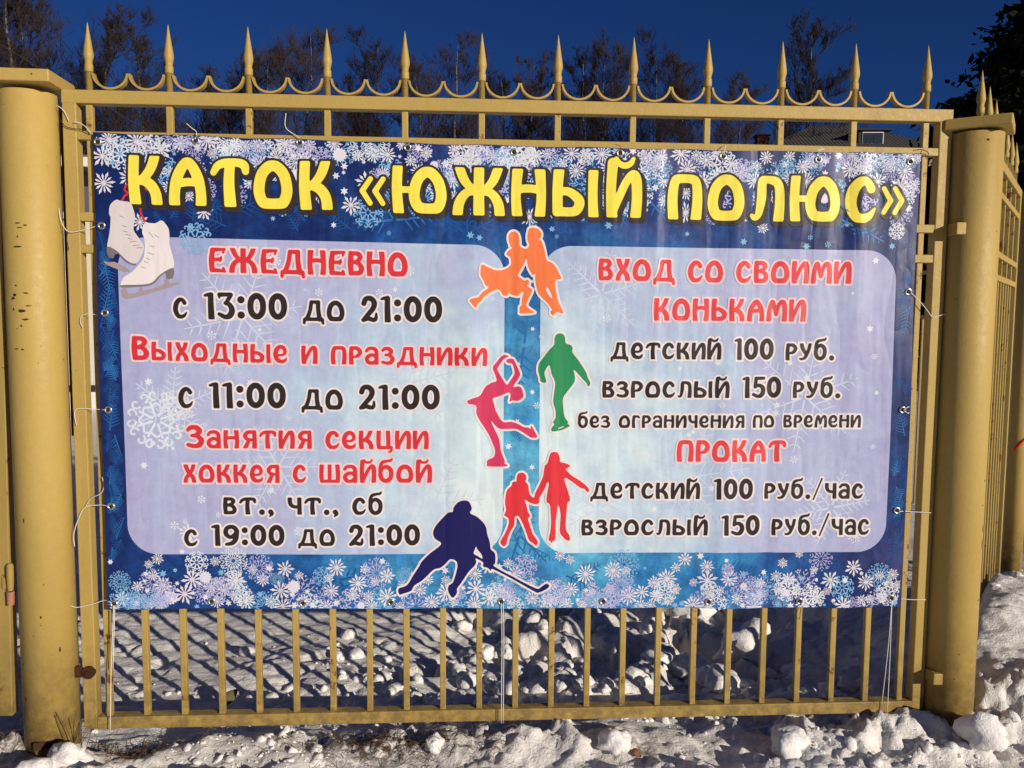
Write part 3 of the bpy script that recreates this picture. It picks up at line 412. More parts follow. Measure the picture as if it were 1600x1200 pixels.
GL = {
 'К': G(.72, S((.145, 1.15, .105), (.115, .5, .11), (.165, -.15, .12)), S((.62, 1.2, .1), (.50, .80, .1), (.36, .58, .09), (.18, .44, .07)), S((.28, .50, .09), (.45, .42, .11), (.57, .22, .11), (.60, -.15, .115))),
 'А': G(.76, S((.125, -.15, .115), (.115, .22, .11), (.19, .60, .11), (.395, .885, .10), (.58, .62, .11), (.655, .25, .105), (.64, -.15, .115)), S((.15, .42, .07), (.38, .48, .085), (.64, .46, .07))),
 'Т': G(.79, S((.075, .70, .065), (.17, .84, .08), (.36, .91, .09), (.58, .91, .09), (.70, .85, .09), (.725, .73, .07)), S((.41, .88, .10), (.385, .45, .11), (.42, -.15, .125))),
 'О': G(.80, O_RING),
 'Ю': G(1.13, S((.135, 1.15, .105), (.105, .5, .105), (.155, -.15, .115)), S((.10, .50, .07), (.46, .50, .065)), S((.73, .89), (.93, .72), (1.01, .40), (.95, .16), (.83, .11), (.64, .11), (.52, .17), (.455, .40), (.53, .72), closed=True)),
 'Ж': G(1.13, S((.57, 1.15, .105), (.565, .5, .11), (.57, -.15, .12)), S((1.02, 1.18, .1), (.87, .75, .095), (.68, .52, .07)), S((.66, .50, .07), (.83, .46, .09), (.97, .24, .105), (1.01, -.15, .11)), S((.11, 1.18, .1), (.26, .75, .095), (.45, .52, .07)), S((.47, .50, .07), (.30, .46, .09), (.16, .24, .105), (.12, -.15, .11))),
 'Н': G(.73, S((.15, 1.15, .12), (.115, .70, .105), (.105, .35, .10), (.15, -.15, .12)), S((.58, 1.15, .12), (.615, .70, .105), (.625, .35, .10), (.585, -.15, .12)), S((.11, .56, .08), (.36, .59, .085), (.62, .56, .08))),
 'Ь': G(.68, *SOFT), 'Ы': G(1.0, *SOFT, S((.87, 1.15, .11), (.855, .5, .10), (.885, -.15, .115))),
 'И': G(.73, *I_ST), 'Й': G(.73, *I_ST, BREVE, hi=1.3),
 'П': G(.74, S((.14, -.15, .115), (.105, .45, .11), (.15, .82, .10), (.25, .90, .10), (.50, .90, .10), (.61, .80, .10), (.64, .42, .11), (.60, -.15, .12))),
 'Л': G(.76, S((.07, .12, .045), (.13, .065, .055), (.21, .16, .075), (.265, .50, .10), (.29, .90, .095), (.50, .905, .095), (.63, .78, .10), (.66, .40, .105), (.63, -.15, .12)), lo=0.0),
 'С': G(.67, S((.535, .74, .10), (.47, .85, .09), (.33, .895, .10), (.17, .72, .115), (.115, .42, .115), (.21, .16, .105), (.36, .095, .10), (.52, .16, .075), (.63, .31, .03))),
 '«': G(.60, S((.26, .72, .055), (.08, .46, .06), (.25, .20, .055), sharp=True), S((.54, .72, .055), (.36, .46, .06), (.53, .20, .055), sharp=True)),
 '»': G(.60, S((.06, .72, .055), (.24, .46, .06), (.07, .20, .055), sharp=True), S((.34, .72, .055), (.52, .46, .06), (.35, .20, .055), sharp=True)),
 'Е': G(.66, S((.16, .90, .09), (.115, .50, .11), (.13, .09, .10)), S((.15, .905, .09), (.42, .93, .075), (.62, .95, .05)), S((.13, .09, .09), (.42, .075, .08), (.62, .03, .05)), S((.56, .17, .06), (.60, .05, .05)), S((.56, .80, .045), (.60, .93, .05)), S((.12, .51, .065), (.46, .54, .07)), S((.44, .46, .045), (.48, .62, .045), sharp=True)),
 'Д': G(.97, S((.12, .09, .085), (.85, .09, .085), sharp=True), S((.095, .08, .08), (.075, -.10, .065), sharp=True), S((.87, .08, .08), (.90, -.10, .065), sharp=True), S((.20, .10, .10), (.33, .48, .09), (.40, .91, .09)), S((.40, .91, .08), (.70, .91, .09)), S((.69, .91, .10), (.70, .5, .10), (.755, .09, .11)), lo=-.17),
 'В': G(.64, S((.13, .93, .10), (.11, .5, .11), (.13, .08, .10)), S((.13, .905, .09), (.38, .895, .095), (.485, .76, .10), (.38, .60, .08), (.20, .545, .07)), S((.20, .545, .07), (.42, .50, .09), (.535, .30, .105), (.45, .12, .10), (.14, .095, .095))),
 'Х': G(.66, S((.11, 1.15, .115), (.20, .75, .11), (.33, .5, .11), (.50, .25, .11), (.56, -.15, .12)), S((.55, 1.15, .115), (.47, .75, .10), (.33, .5, .10), (.16, .25, .10), (.11, -.15, .115))),
 'М': G(.90, S((.11, -.15, .115), (.14, .5, .10), (.25, .88, .10), (.34, .70, .085), (.43, .30, .07), (.52, .70, .08), (.66, .88, .10), (.77, .80, .11), (.81, .40, .11), (.78, -.15, .12))),
 'Р': G(.64, S((.14, .92, .10), (.115, .5, .11), (.145, -.15, .12)), S((.14, .90, .095), (.38, .895, .10), (.535, .70, .105), (.43, .48, .09), (.26, .42, .06))),
 'З': G(.64, S((.085, .78, .07), (.20, .885, .09), (.37, .88, .10), (.485, .74, .105), (.38, .57, .085), (.22, .54, .065)), S((.36, .55, .07), (.535, .38, .105), (.50, .18, .105), (.33, .09, .09), (.08, .15, .075))),
 'Я': G(.70, S((.585, .92, .10), (.595, .5, .11), (.585, -.15, .12)), S((.58, .90, .095), (.32, .895, .10), (.165, .70, .105), (.28, .50, .085), (.56, .46, .06)), S((.36, .50, .08), (.27, .28, .10), (.10, -.15, .115))),
 'Ш': G(.96, S((.135, 1.15, .11), (.11, .4, .105), (.135, .09, .10)), S((.48, 1.15, .10), (.475, .09, .09)), S((.815, 1.15, .11), (.85, .4, .105), (.83, .05, .105)), S((.13, .085, .085), (.83, .085, .085))),
 'Ц': G(.78, S((.135, 1.15, .11), (.11, .4, .105), (.135, .09, .10)), S((.54, 1.15, .105), (.565, .4, .105), (.55, .09, .10)), S((.13, .085, .085), (.70, .085, .085)), S((.70, .06, .065), (.70, -.09, .06), (.57, -.16, .045)), lo=-.25),
 'Ч': G(.68, S((.13, 1.15, .115), (.135, .70, .11), (.24, .50, .095), (.42, .45, .085), (.55, .50, .08)), S((.56, 1.15, .115), (.565, .5, .11), (.57, -.15, .12))),
 'Г': G(.58, S((.15, -.15, .12), (.115, .5, .11), (.15, .90, .10)), S((.15, .905, .095), (.38, .90, .09), (.50, .82, .065))),
 'У': G(.68, S((.10, 1.15, .11), (.18, .72, .11), (.34, .42, .10)), S((.60, 1.15, .10), (.50, .60, .095), (.33, .18, .09), (.16, .075, .07), (.06, .09, .055)), lo=-.05),
 'б': G(.72, S((.36, .88, .10), (.55, .74, .11), (.60, .48, .11), (.54, .22, .11), (.36, .10, .105), (.18, .22, .11), (.115, .48, .11), (.18, .74, .09), closed=True), S((.115, .48, .10), (.11, .85, .085), (.20, 1.10, .09), (.40, 1.18, .075), (.57, 1.21, .07), (.63, 1.30, .045)), lo=-.02, hi=1.4),
 'а': G(.68, S((.54, .42, .075), (.36, .54, .085), (.17, .44, .10), (.115, .26, .10), (.24, .10, .10), (.42, .10, .09), (.54, .24, .08)), S((.10, .74, .075), (.20, .87, .085), (.38, .90, .09), (.53, .80, .10), (.57, .55, .10), (.56, -.15, .11))),
 'е': G(.68, S((.15, .46, .06), (.40, .44, .065), (.55, .56, .085), (.52, .78, .10), (.36, .895, .10), (.18, .76, .11), (.115, .46, .115), (.20, .19, .11), (.38, .10, .10), (.54, .15, .08), (.62, .29, .035))),
 '0': G(.70, S((.35, .885), (.53, .76), (.585, .5), (.53, .24), (.35, .115), (.17, .24), (.115, .5), (.17, .76), closed=True)),
 '1': G(.42, S((.27, .90, .10), (.265, .5, .11), (.285, -.15, .12)), S((.05, .87, .05), (.16, .90, .07), (.27, .90, .09))),
 '2': G(.68, S((.13, .70, .10), (.20, .86, .095), (.38, .89, .10), (.525, .74, .105), (.48, .52, .10), (.28, .28, .09), (.12, .09, .085)), S((.11, .085, .085), (.30, .14, .085), (.50, .085, .085), (.59, .16, .07), (.60, .32, .045))),
 '3': G(.64, S((.09, .91, .085), (.50, .925, .075), sharp=True), S((.08, .80, .04), (.08, .92, .05)), S((.51, .90, .08), (.33, .60, .075)), S((.30, .60, .07), (.46, .54, .09), (.54, .34, .11), (.46, .15, .11), (.30, .09, .09), (.07, .20, .07))),
 '5': G(.64, S((.18, .915, .08), (.56, .92, .08), sharp=True), S((.19, .90, .085), (.15, .52, .085), sharp=True), S((.15, .53, .07), (.34, .59, .085), (.52, .48, .105), (.54, .28, .11), (.44, .12, .105), (.28, .085, .085), (.07, .17, .075))),
 '9': G(.70, S((.35, .89, .095), (.52, .82, .10), (.585, .62, .11), (.35, .41, .085), (.17, .50, .10), (.115, .65, .105), (.18, .82, .10), closed=True), S((.585, .62, .11), (.55, .34, .11), (.40, .14, .10), (.15, .075, .075))),
 ':': G(.30, S((.15, .17, .135), (.15, .171, .135)), S((.15, .73, .135), (.15, .731, .135))),
 '.': G(.34, S((.17, .14, .145), (.17, .141, .145)), lo=-.05), ',': G(.32, S((.14, .16, .13), (.19, .05, .10), (.09, -.12, .03)), lo=-.3),
 '/': G(.60, S((.06, -.04, .05), (.52, 1.28, .055), sharp=True), lo=-.1, hi=1.35),
}
def glyph(ch):
    if ch in GL: return GL[ch]
    return GL[ch.upper()]
def glyph_sdf(D, X, Z, ch, ox, oz, sx, h, slope):
    w, strokes, lo, hi = glyph(ch); pad = 0.035
    x0, x1 = ox - pad, ox + w * sx + pad; z0, z1 = oz + (lo - .1) * h - pad, oz + (hi + .1) * h + pad
    i0 = np.searchsorted(X[0], x0); i1 = np.searchsorted(X[0], x1); j0 = np.searchsorted(Z[:, 0], z0); j1 = np.searchsorted(Z[:, 0], z1)
    if i1 <= i0 or j1 <= j0: return
    Xs = X[j0:j1, i0:i1]; Zs = Z[j0:j1, i0:i1] - slope * (Xs - ox)
    d = np.full(Xs.shape, 1e3); kw = (sx / h) * 0.5 + 0.5
    for pts, r, closed, sharp in strokes:
        q = [(p[0], p[1], p[2] if len(p) > 2 else r) for p in pts]
        if len(q) > 2 and not sharp: q = catmull(q, closed, 5)
        n = len(q)
        for k in range(n if closed else n - 1):
            a, b = q[k], q[(k + 1) % n]
            d = np.minimum(d, sd_seg(Xs, Zs, (ox + a[0] * sx, oz + a[1] * h), (ox + b[0] * sx, oz + b[1] * h), a[2] * h * kw, b[2] * h * kw))
    zz = Zs - oz; a = lo * h - zz; b = zz - hi * h; k = 0.035 * h      # flat terminals with slightly rounded corners
    for e in (a, b):
        g = np.maximum(k - np.abs(d - e), 0) / k; d = np.maximum(d, e) + g * g * k * 0.25
    D[j0:j1, i0:i1] = np.minimum(D[j0:j1, i0:i1], d)
def layout(word):
    s, x0, z0, x1, z1, h = word
    x0, z0, x1, z1, h = [q * 0.001 for q in (x0, z0, x1, z1, h)]
    items = []; cx = 0.0; cap = False; gap = 0.085
    for ch in s:
        if ch == '^': cap = True; continue
        m = 1.28 if cap else 1.0; cap = False
        w = glyph(ch)[0] * m; items.append((ch, cx, w, m)); cx += w + gap
    tot = cx - gap; sc = (x1 - x0) / tot; sl = (z1 - z0) / (x1 - x0)
    return [(ch, x0 + cx0 * sc, z0 + sl * cx0 * sc, sc * m, h * m, sl) for ch, cx0, w, m in items]
def line_sdf(words, st, pad=0.05):
    it = [q for w in words for q in layout(w)]
    xs = [q[1] for q in it]; x0 = min(xs) - pad; x1 = max(q[1] + glyph(q[0])[0] * q[3] for q in it) + pad
    z0 = min(q[2] for q in it) - 0.04 - pad; z1 = max(q[2] + q[4] * 1.42 for q in it) + pad
    X, Z = grid(x0, x1, z0, z1, st); D = np.full(X.shape, 1.0)
    for q in it: glyph_sdf(D, X, Z, *q)
    return X, Z, D
def shift(D, di, dj):
    out = np.full(D.shape, 1.0); nz, nx = D.shape
    out[max(0, dj):nz + min(0, dj), max(0, di):nx + min(0, di)] = D[max(0, -dj):nz - max(0, dj), max(0, -di):nx - max(0, di)]
    return out

banner = empty("banner", (0, 0, 0))
tag(banner, "blue printed vinyl ice rink banner with yellow headline tied to the fence", "banner")
# -- the sheet itself
nx, nz = 290, 166; v = []; f = []
for j in range(nz + 1):
    for i in range(nx + 1):
        x = X0 + (X1 - X0) * i / nx; z = edge_bot(x) + (edge_top(x) - edge_bot(x)) * j / nz
        x += 0.003 * math.sin(z * 5) * (1 - i / nx) + (0.004 * (1.1 - z)) * (i / nx)
        v.append(P3(x, z, 0))
for j in range(nz):
    for i in range(nx):
        a = j * (nx + 1) + i; f.append((a, a + 1, a + nx + 2, a + nx + 1))
sheet = mesh("sheet", v, f, M_SHEET, banner, True)
# -- the two pale text panels
def round_rect(X, Z, q, rad):
    (ax, az), (bx, bz), (cx_, cz), (dx_, dz) = [(p[0] * .001, p[1] * .001) for p in q]
    t = (Z - dz) / (az - dz); xl = dx_ + (ax - dx_) * t; xr = cx_ + (bx - cx_) * t
    s = (X - xl) / (xr - xl); zt = az + (bz - az) * s; zb = dz + (cz - dz) * s
    qx = np.maximum(xl - X, X - xr) + rad; qz = np.maximum(zb - Z, Z - zt) + rad
    return np.minimum(np.maximum(qx, qz), 0) + np.hypot(np.maximum(qx, 0), np.maximum(qz, 0)) - rad
for q in PANELS:
    p = Print(); X, Z = grid(q[0][0] * .001 - .03, q[1][0] * .001 + .03, .53, 1.56, 0.008)
    p.contour(X, Z, round_rect(X, Z, q, 0.095), 0.0, 0.5, 0, run=2); p.obj("text_panel", [M_PANEL], banner)

# -- frost ferns and snowflakes
def in_panel(x, z):
    return (0.152 < x < 1.322 or 1.425 < x < 2.568) and 0.552 < z < 1.542
frost = Print()
def fern(x, z, ang, L, n, lay, mi, w=0.004):
    dx, dz = math.cos(ang), math.sin(ang)
    bad = lambda e: (in_panel(*e) != (mi == 1)) or not inside(*e, .004)
    if bad((x + dx * L, z + dz * L)) or bad((x, z)): return
    frost.strip((x, z), (x + dx * L, z + dz * L), w, w * .5, lay, mi)
    for k in range(1, n + 1):
        t = k / (n + 1.0); l = L * 0.42 * (1 - t * .75); px, pz = x + dx * L * t, z + dz * L * t
        for sgn in (-1, 1):
            a = ang + sgn * 1.0
            if bad((px + math.cos(a) * l, pz + math.sin(a) * l)): continue
            frost.strip((px + math.cos(a) * w * 1.6, pz + math.sin(a) * w * 1.6), (px + math.cos(a) * l, pz + math.sin(a) * l), w * .75, w * .3, lay, mi)
def inside(x, z, m=0.0): return X0 + m < x < X1 - m and edge_bot(x) + m < z < edge_top(x) - m
fr = random.Random(11)
def big_crystal(x, z, rad, mi, n=6, rot=0.0, w=0.004):
    for k in range(n):
        a = rot + 2 * math.pi * k / n
        if inside(x + math.cos(a) * rad * 1.02, z + math.sin(a) * rad * 1.02, 0.01): fern(x + math.cos(a) * .006, z + math.sin(a) * .006, a, rad, 4, 0.62 + fr.random() * .06, mi, w)
for x, z, rad, mi, rot in [(0.66, 1.50, .16, 2, .3), (0.98, 1.60, .12, 0, .1), (1.20, 1.56, .11, 2, .5), (1.72, 1.72, .14, 0, .2), (1.37, 0.90, .14, 0, 0.1), (1.38, 1.22, .13, 0, .4), (2.03, .47, .09, 0, .2),
                           (2.58, .80, .05, 0, .3), (0.80, .48, .10, 2, .2), (2.42, 1.60, .10, 0, .6), (0.45, .47, .08, 2, .0), (1.37, .62, .12, 0, .25)]:
    if not in_panel(x, z): big_crystal(x, z, rad, mi, 6, rot)
for k in range(70):       # faint crossing needles of frost under the headline and along the foot
    if k < 42: x, z = fr.uniform(.2, 2.6), fr.uniform(1.56, 1.68)
    elif k < 58: x, z = fr.uniform(.15, 2.6), fr.uniform(.46, .54)
    else: x, z = fr.uniform(1.335, 1.415), fr.uniform(.56, 1.5)
    fern(x, z, fr.choice([0, .52, 1.05, 1.57, 2.1, 2.6, -.52, -1.05]) + fr.uniform(-.1, .1), fr.uniform(.05, .12), 6, .60 + (k % 20) * .003, 2 if k < 58 else 0, .0022)
for k in range(130):      # feathery frost down both edges
    left = k < 85
    z = fr.uniform(.58, 1.50); L = fr.uniform(.045, .10); a = fr.choice([1.25, 1.9, -1.25, -1.9, 1.0, -2.2]) + fr.uniform(-.25, .25)
    x = (X0 + fr.uniform(.008, .055)) if left else (X1 - fr.uniform(.010, .050))
    fern(x, z, a, L, 7, .62 + (k % 40) * .003, fr.choice([0, 2, 2]), .0019)
for x, z, rad, rot in [(.52, 1.30, .17, .2), (.30, 1.02, .12, .4), (1.10, .72, .15, .1), (1.62, 1.38, .13, .3), (1.90, .80, .20, .15), (2.28, 1.06, .17, .35), (.62, .84, .14, .0), (2.38, .70, .12, .2), (1.62, .70, .14, .5), (1.02, 1.10, .14, .25)]:
    for k in range(6):
        a = rot + k * math.pi / 3; e = (x + math.cos(a) * rad, z + math.sin(a) * rad)
        if in_panel(*e): fern(x + math.cos(a) * .01, z + math.sin(a) * .01, a, rad, 5, .62 + k * .004, 1, .0032)
frost.obj("frost_print", [M_FROST, M_FROST2, M_FROST3], banner)

flk = Print(); FL = []
def clampf(x, z): return (min(max(x, X0 + .002), X1 - .003), min(max(z, edge_bot(min(max(x, X0), X1)) + .002), edge_top(min(max(x, X0), X1)) - .002))
def layer_for(x, z, r):
    l = 0
    for (a, b, c, d) in FL:
        if (a - x) ** 2 + (b - z) ** 2 < (c + r) ** 2: l = max(l, d + 1)
    l = min(l, 26); FL.append((x, z, r, l)); return 0.80 + l * 0.028
def ok_strip(a, b):
    return inside(*a, .001) and inside(*b, .001)
def flake(kind, x, z, r, mi, rot=0.0):
    lay = layer_for(x, z, r)
    if kind == 'daisy':          # solid flake of pointed petals
        n = fr.choice([10, 12, 12, 14]); pts = []
        for k in range(n):
            a0 = rot + 2 * math.pi * k / n; h = math.pi / n; rr = r * (1.0 if k % 2 == 0 else .82)
            for da, q in ((-.99, .17), (-.42, .50), (-.60, .74), (-.30, .80), (0, 1.0), (.30, .80), (.60, .74), (.42, .50)):
                pts.append(clampf(x + math.cos(a0 + da * h) * rr * q, z + math.sin(a0 + da * h) * rr * q))
        flk.fan((x, z), pts, lay, mi)
    elif kind == 'puff':         # round toothed rosette
        n = 14; pts = []
        for k in range(n * 2):
            a = rot + math.pi * k / n; q = 1.0 if k % 2 == 0 else .76; pts.append(clampf(x + math.cos(a) * r * q, z + math.sin(a) * r * q))
        flk.fan((x, z), pts, lay, mi)
    elif kind == 'star':
        pts = []
        for k in range(12):
            a = rot + math.pi * k / 6; q = 1.0 if k % 2 == 0 else .5; pts.append(clampf(x + math.cos(a) * r * q, z + math.sin(a) * r * q))
        flk.fan((x, z), pts, lay, mi)
    elif kind == 'lace':         # open rays with forked, tipped ends
        n = fr.choice([12, 14, 16]); w = r * .022 + .0005
        for k in range(n):
            a = rot + 2 * math.pi * k / n; c, s = math.cos(a), math.sin(a); L = r * (.72 if k % 2 == 0 else .6)
            A = (x + c * r * .14, z + s * r * .14); B = (x + c * L, z + s * L)
            if ok_strip(A, B): flk.strip(A, B, w * .6, w, lay, mi)
            for sg in (-1, 1):
                b = a + sg * .62; E = (B[0] + math.cos(b) * r * .27, B[1] + math.sin(b) * r * .27); M_ = (x + c * L * .62, z + s * L * .62)
                o = (B[0] + math.cos(b) * w * 1.5, B[1] + math.sin(b) * w * 1.5)
                if ok_strip(o, E): flk.strip(o, E, w, w * .8, lay, mi)
                E2 = (M_[0] + math.cos(b) * r * .18, M_[1] + math.sin(b) * r * .18); o2 = (M_[0] + math.cos(b) * w * 1.5, M_[1] + math.sin(b) * w * 1.5)
                if ok_strip(o2, E2): flk.strip(o2, E2, w * .8, w * .6, lay, mi)
            T = (x + c * r * .93, z + s * r * .93)
            if inside(*T, r * .08): flk.fan(T, [(T[0] + math.cos(q) * r * .06, T[1] + math.sin(q) * r * .06) for q in [i * math.pi / 3 for i in range(6)]], lay + .004, mi)
    elif kind == 'curl':         # ring of curls round a lacy hub
        n = 8; w = r * .03 + .0006
        for k in range(n):
            a = rot + 2 * math.pi * k / n
            for sg in (-1, 1):
                prev = None; cx_, cz_ = x + math.cos(a + sg * .2) * r * .82, z + math.sin(a + sg * .2) * r * .82
                for q in range(10):
                    t = q / 9.0; rr = r * .17 * (1 - .7 * t); b = a + math.pi + sg * (t * 5.2)
                    pnt = (cx_ + math.cos(b) * rr, cz_ + math.sin(b) * rr)
                    if prev and ok_strip(prev, pnt): flk.strip(prev, pnt, w, w, lay, mi)
                    prev = pnt
            A = (x + math.cos(a) * r * .12, z + math.sin(a) * r * .12); B = (x + math.cos(a) * r * .62, z + math.sin(a) * r * .62)
            if ok_strip(A, B): flk.strip(A, B, w, w, lay, mi)
        prev = None
        for q in range(33):
            a = 2 * math.pi * q / 32; rr = r * (.50 + .06 * math.cos(8 * a)); pnt = (x + math.cos(a) * rr, z + math.sin(a) * rr)
            if prev and ok_strip(prev, pnt): flk.strip(prev, pnt, w, w, lay + .003, mi)
            prev = pnt
    elif kind == 'asterisk':
        for k in range(6):
            a = rot + k * math.pi / 3; c, s = math.cos(a), math.sin(a); w = r * .09
            A = (x + c * r * .14, z + s * r * .14); B = (x + c * r, z + s * r)
            if ok_strip(A, B): flk.strip(A, B, w, w, lay, mi)
            for sg in (-1, 1):
                b = a + sg * .8; o = (x + c * r * .6 + math.cos(b) * w, z + s * r * .6 + math.sin(b) * w); E = (o[0] + math.cos(b) * r * .3, o[1] + math.sin(b) * r * .3)
                if ok_strip(o, E): flk.strip(o, E, w * .8, w * .8, lay + .003, mi)
W_, L_, B_, Q_ = 0, 1, 2, 3; SOLID = []
def band(n, zf, xd, rmin, rmax):
    for k in range(n):
        x = xd(); z = zf(x)
        kind = fr.choices(['daisy', 'lace', 'puff', 'curl', 'star'], [9, .5, .25, .3, 2.2])[0]
        r = fr.uniform(rmin, rmax) * {'daisy': .85, 'lace': 1.15, 'puff': .6, 'curl': 1.15, 'star': .32}[kind]
        mi = {'daisy': fr.choice([W_, W_, W_, Q_]), 'lace': fr.choice([L_, L_, Q_, B_]), 'puff': W_, 'curl': fr.choice([L_, Q_]), 'star': fr.choice([W_, B_, Q_])}[kind]
        solid = kind in ('daisy', 'puff', 'star')
        if solid and any((a - x) ** 2 + (c - z) ** 2 < (.70 * (q + r)) ** 2 for a, c, q in SOLID): continue
        if inside(x, z, .004):
            if solid: SOLID.append((x, z, r))
            flake(kind, x, z, r, mi, fr.random() * 3)
# lower layers are the open lace ones in blue, then the white ones on top
LOOSE = []
def loose(n, zf, cols):
    for k in range(n):
        x = fr.uniform(X0 + .02, X1 - .02); z = zf(x); r = fr.uniform(.032, .062)
        if any((a - x) ** 2 + (c - z) ** 2 < (.86 * (q + r)) ** 2 for a, c, q in LOOSE): continue
        LOOSE.append((x, z, r)); flake('lace' if fr.random() < .75 else 'curl', x, z, r, fr.choice(cols), fr.random())
loose(200, lambda x: edge_top(x) - abs(fr.gauss(.02, .075)), [B_, B_, L_])
loose(200, lambda x: edge_bot(x) + abs(fr.gauss(.015, .055)), [B_, B_, L_])
band(700, lambda x: edge_top(x) - abs(fr.gauss(.0, .078)) - .006, lambda: fr.uniform(X0 + .01, X1 - .01), .021, .046)
band(620, lambda x: edge_bot(x) + abs(fr.gauss(.0, .060)) + .006, lambda: fr.uniform(X0 + .01, X1 - .01), .019, .044)
for k in range(34):              # loose small flakes under the headline and over the pale panels
    x = fr.uniform(.25, 2.58); z = fr.uniform(1.535, 1.66); flake(fr.choice(['star', 'asterisk', 'star']), x, z, fr.uniform(.006, .014), fr.choice([B_, Q_, B_]), fr.random())
for k in range(95):
    x = fr.uniform(.2, 2.52); z = fr.uniform(.6, 1.5)
    flake(fr.choice(['star', 'star', 'asterisk', 'asterisk']), x, z, fr.uniform(.005, .015), Q_, fr.random())
for k in range(10):
    x = fr.uniform(1.33, 1.42); z = fr.uniform(.6, 1.5); flake('star', x, z, fr.uniform(.006, .014), Q_, fr.random())
for x, z, r in [(.255, .985, .095), (.31, 1.03, .05)]: flake('curl', x, z, r, Q_, .3)
flk.obj("snowflake_print", [M_FLAKE, M_FLAKE_L, M_FLAKE_B, M_FLAKE_P], banner)

# -- the pair of white figure skates
sk = Print()
def spoly(name): return [[(a * .001, b * .001) for a, b in q] for q in ART[name]]
def stamp(p, polys, lay, mi, st=0.0025, level=0.0, sm=True):
    q = [catmull(pl, True, 3) if sm else pl for pl in polys]
    a = np.array([c for c in q[0]]); X, Z = grid(a[:, 0].min() - .02, a[:, 0].max() + .02, a[:, 1].min() - .02, a[:, 1].max() + .02, st)
    D = sd_poly(X, Z, [tuple(c) for c in q[0]])
    for h in q[1:]: D = np.maximum(D, -sd_poly(X, Z, [tuple(c) for c in h]))
    p.contour(X, Z, D, level, lay, mi); return X, Z, D
for grp, base in ((('blade_far', 'boot_far', 'sole_far'), 1.62), (('blade', 'boot', 'sole'), 1.70)):
    p = Print(); far = grp[1].endswith('far')
    for nm, mi, dl in ((grp[0], 2, 0), (grp[1], 3 if far else 0, .02), (grp[2], 1, .04)): stamp(p, spoly(nm), base + dl, mi)
    for k, l in enumerate(LACES):
        if k in (1, 16, 17): continue
        if (k < 9) == far:
            q = [(a * .001, b * .001) for a, b in l]; p.strip(q[0], q[1], .0009, .0007, base + .05, 1)
    p.obj("figure_skate_print", [M_BOOT, M_SOLE, M_BLADE, M_BOOT2], banner)
for l in RED_LACES:
    rl = Print()
    q = [tuple(c) for c in catmull([(a * .001, b * .001) for a, b in l], False, 4)]
    for a, b in zip(q[:-1], q[1:]): rl.strip(a, b, .0030, .0030, 1.60, 0)
    rl.obj("red_lace_print", [M_RED], banner)

# -- headline
X, Z, D = line_sdf(TITLE, 0.0030, 0.06)
p = Print()
Dx = D - 0.0068
SH = Dx.copy()
for k in range(1, 4): SH = np.minimum(SH, shift(Dx, k, -k))
p.contour(X, Z, SH, 0.0, 1.50, 1)
p.contour(X, Z, D, 0.0, 1.90, 0)
tag(p.obj("lettering", [M_YELLOW, M_SHADE], banner), "yellow headline with dark outline and drop shadow")
# -- text lines
for ink, words in LINES:
    X, Z, D = line_sdf(words, 0.0022, 0.03)
    p = Print(); p.contour(X, Z, D, 0.0060, 1.55, 1); p.contour(X, Z, D, 0.0, 1.85, 0)
    fill, halo = {'red': (M_RED, M_PINKHALO), 'rose': (M_ROSE, M_PINKHALO), 'black': (M_BLACK, M_WHITEHALO)}[ink]
    p.obj("lettering", [fill, halo], banner)
# -- silhouettes of skaters
for nm, lay in (('couple', 1.9), ('layback', 1.6), ('boy', 1.62), ('pair', 1.64), ('hockey', 1.66)):
    p = Print(); Xs, Zs, Ds = stamp(p, spoly(nm), lay + .25, 0, 0.0025)
    p.contour(Xs, Zs, Ds, 0.0065, lay, 1)
    o = p.obj("skater_silhouette", [ART_M[nm], M_WHITEHALO], banner)
    tag(o, {'couple': "orange ice dancing couple silhouette", 'layback': "magenta layback spin silhouette", 'boy': "green skater silhouette", 'pair': "red adult and child silhouette", 'hockey': "navy hockey player silhouette"}[nm])
# -- eyelets
gm = MB(); prof = []
for k in range(9):
    a = math.pi * k / 8; prof.append((0.003 * math.sin(a) , 0.0088 - 0.0030 * math.cos(a)))
prof = [(z, r) for z, r in prof]
gm.lathe(prof, 20, cap=False); gm.lathe([(0.0006, 0.0060), (0.0007, 0.0001)], 16, mi=1, cap=False)
g0 = gm.obj("grommet", [M_STEEL, M_HOLE], None, True)
for k, (a, b) in enumerate(GROMMETS):
    g = g0 if k == 0 else g0.copy()
    if k: COL.objects.link(g)
    g.parent = banner; q = P3(a * .001, b * .001, 2.2); g.location = q; g.rotation_euler = (R(90) + 0.12 * math.sin(k * 5), 0.1 * math.cos(k * 3), 0)

# ================================================================== FENCE, POSTS, GATE
MC = {}
def shared(key, build, mats, smooth=False):
    if key not in MC:
        b = build(); o = b.obj(key[0], mats, None, smooth); MC[key] = o; o["_used"] = 0
        return o
    o = MC[key].copy(); COL.objects.link(o); return o
def put(o, parent, x=0.0, y=0.0, z=0.0):
    o.parent = parent; o.location = (x, y, z)
    if "_used" in o: del o["_used"]
    return o
PZ = [(0.0, 0.0098), (0.056, 0.0098), (0.0562, 0.0118), (0.0575, 0.0126), (0.076, 0.0126), (0.0775, 0.0118), (0.079, 0.0105), (0.085, 0.0108), (0.093, 0.0126), (0.1005, 0.0146), (0.106, 0.0148), (0.112, 0.0142), (0.137, 0.0105), (0.168, 0.0056), (0.192, 0.0020), (0.200, 0.0005)]
def make_finial(): return MB().lathe([(2.000 - 0.030 + z, r) for z, r in PZ], 14)
def make_picket(): return MB().box(-.0095, .0095, .0085, .0275, .036, 1.972, .002)
def make_bar(): return MB().box(-.0095, .0095, .0085, .0275, .036, 1.50, .002)
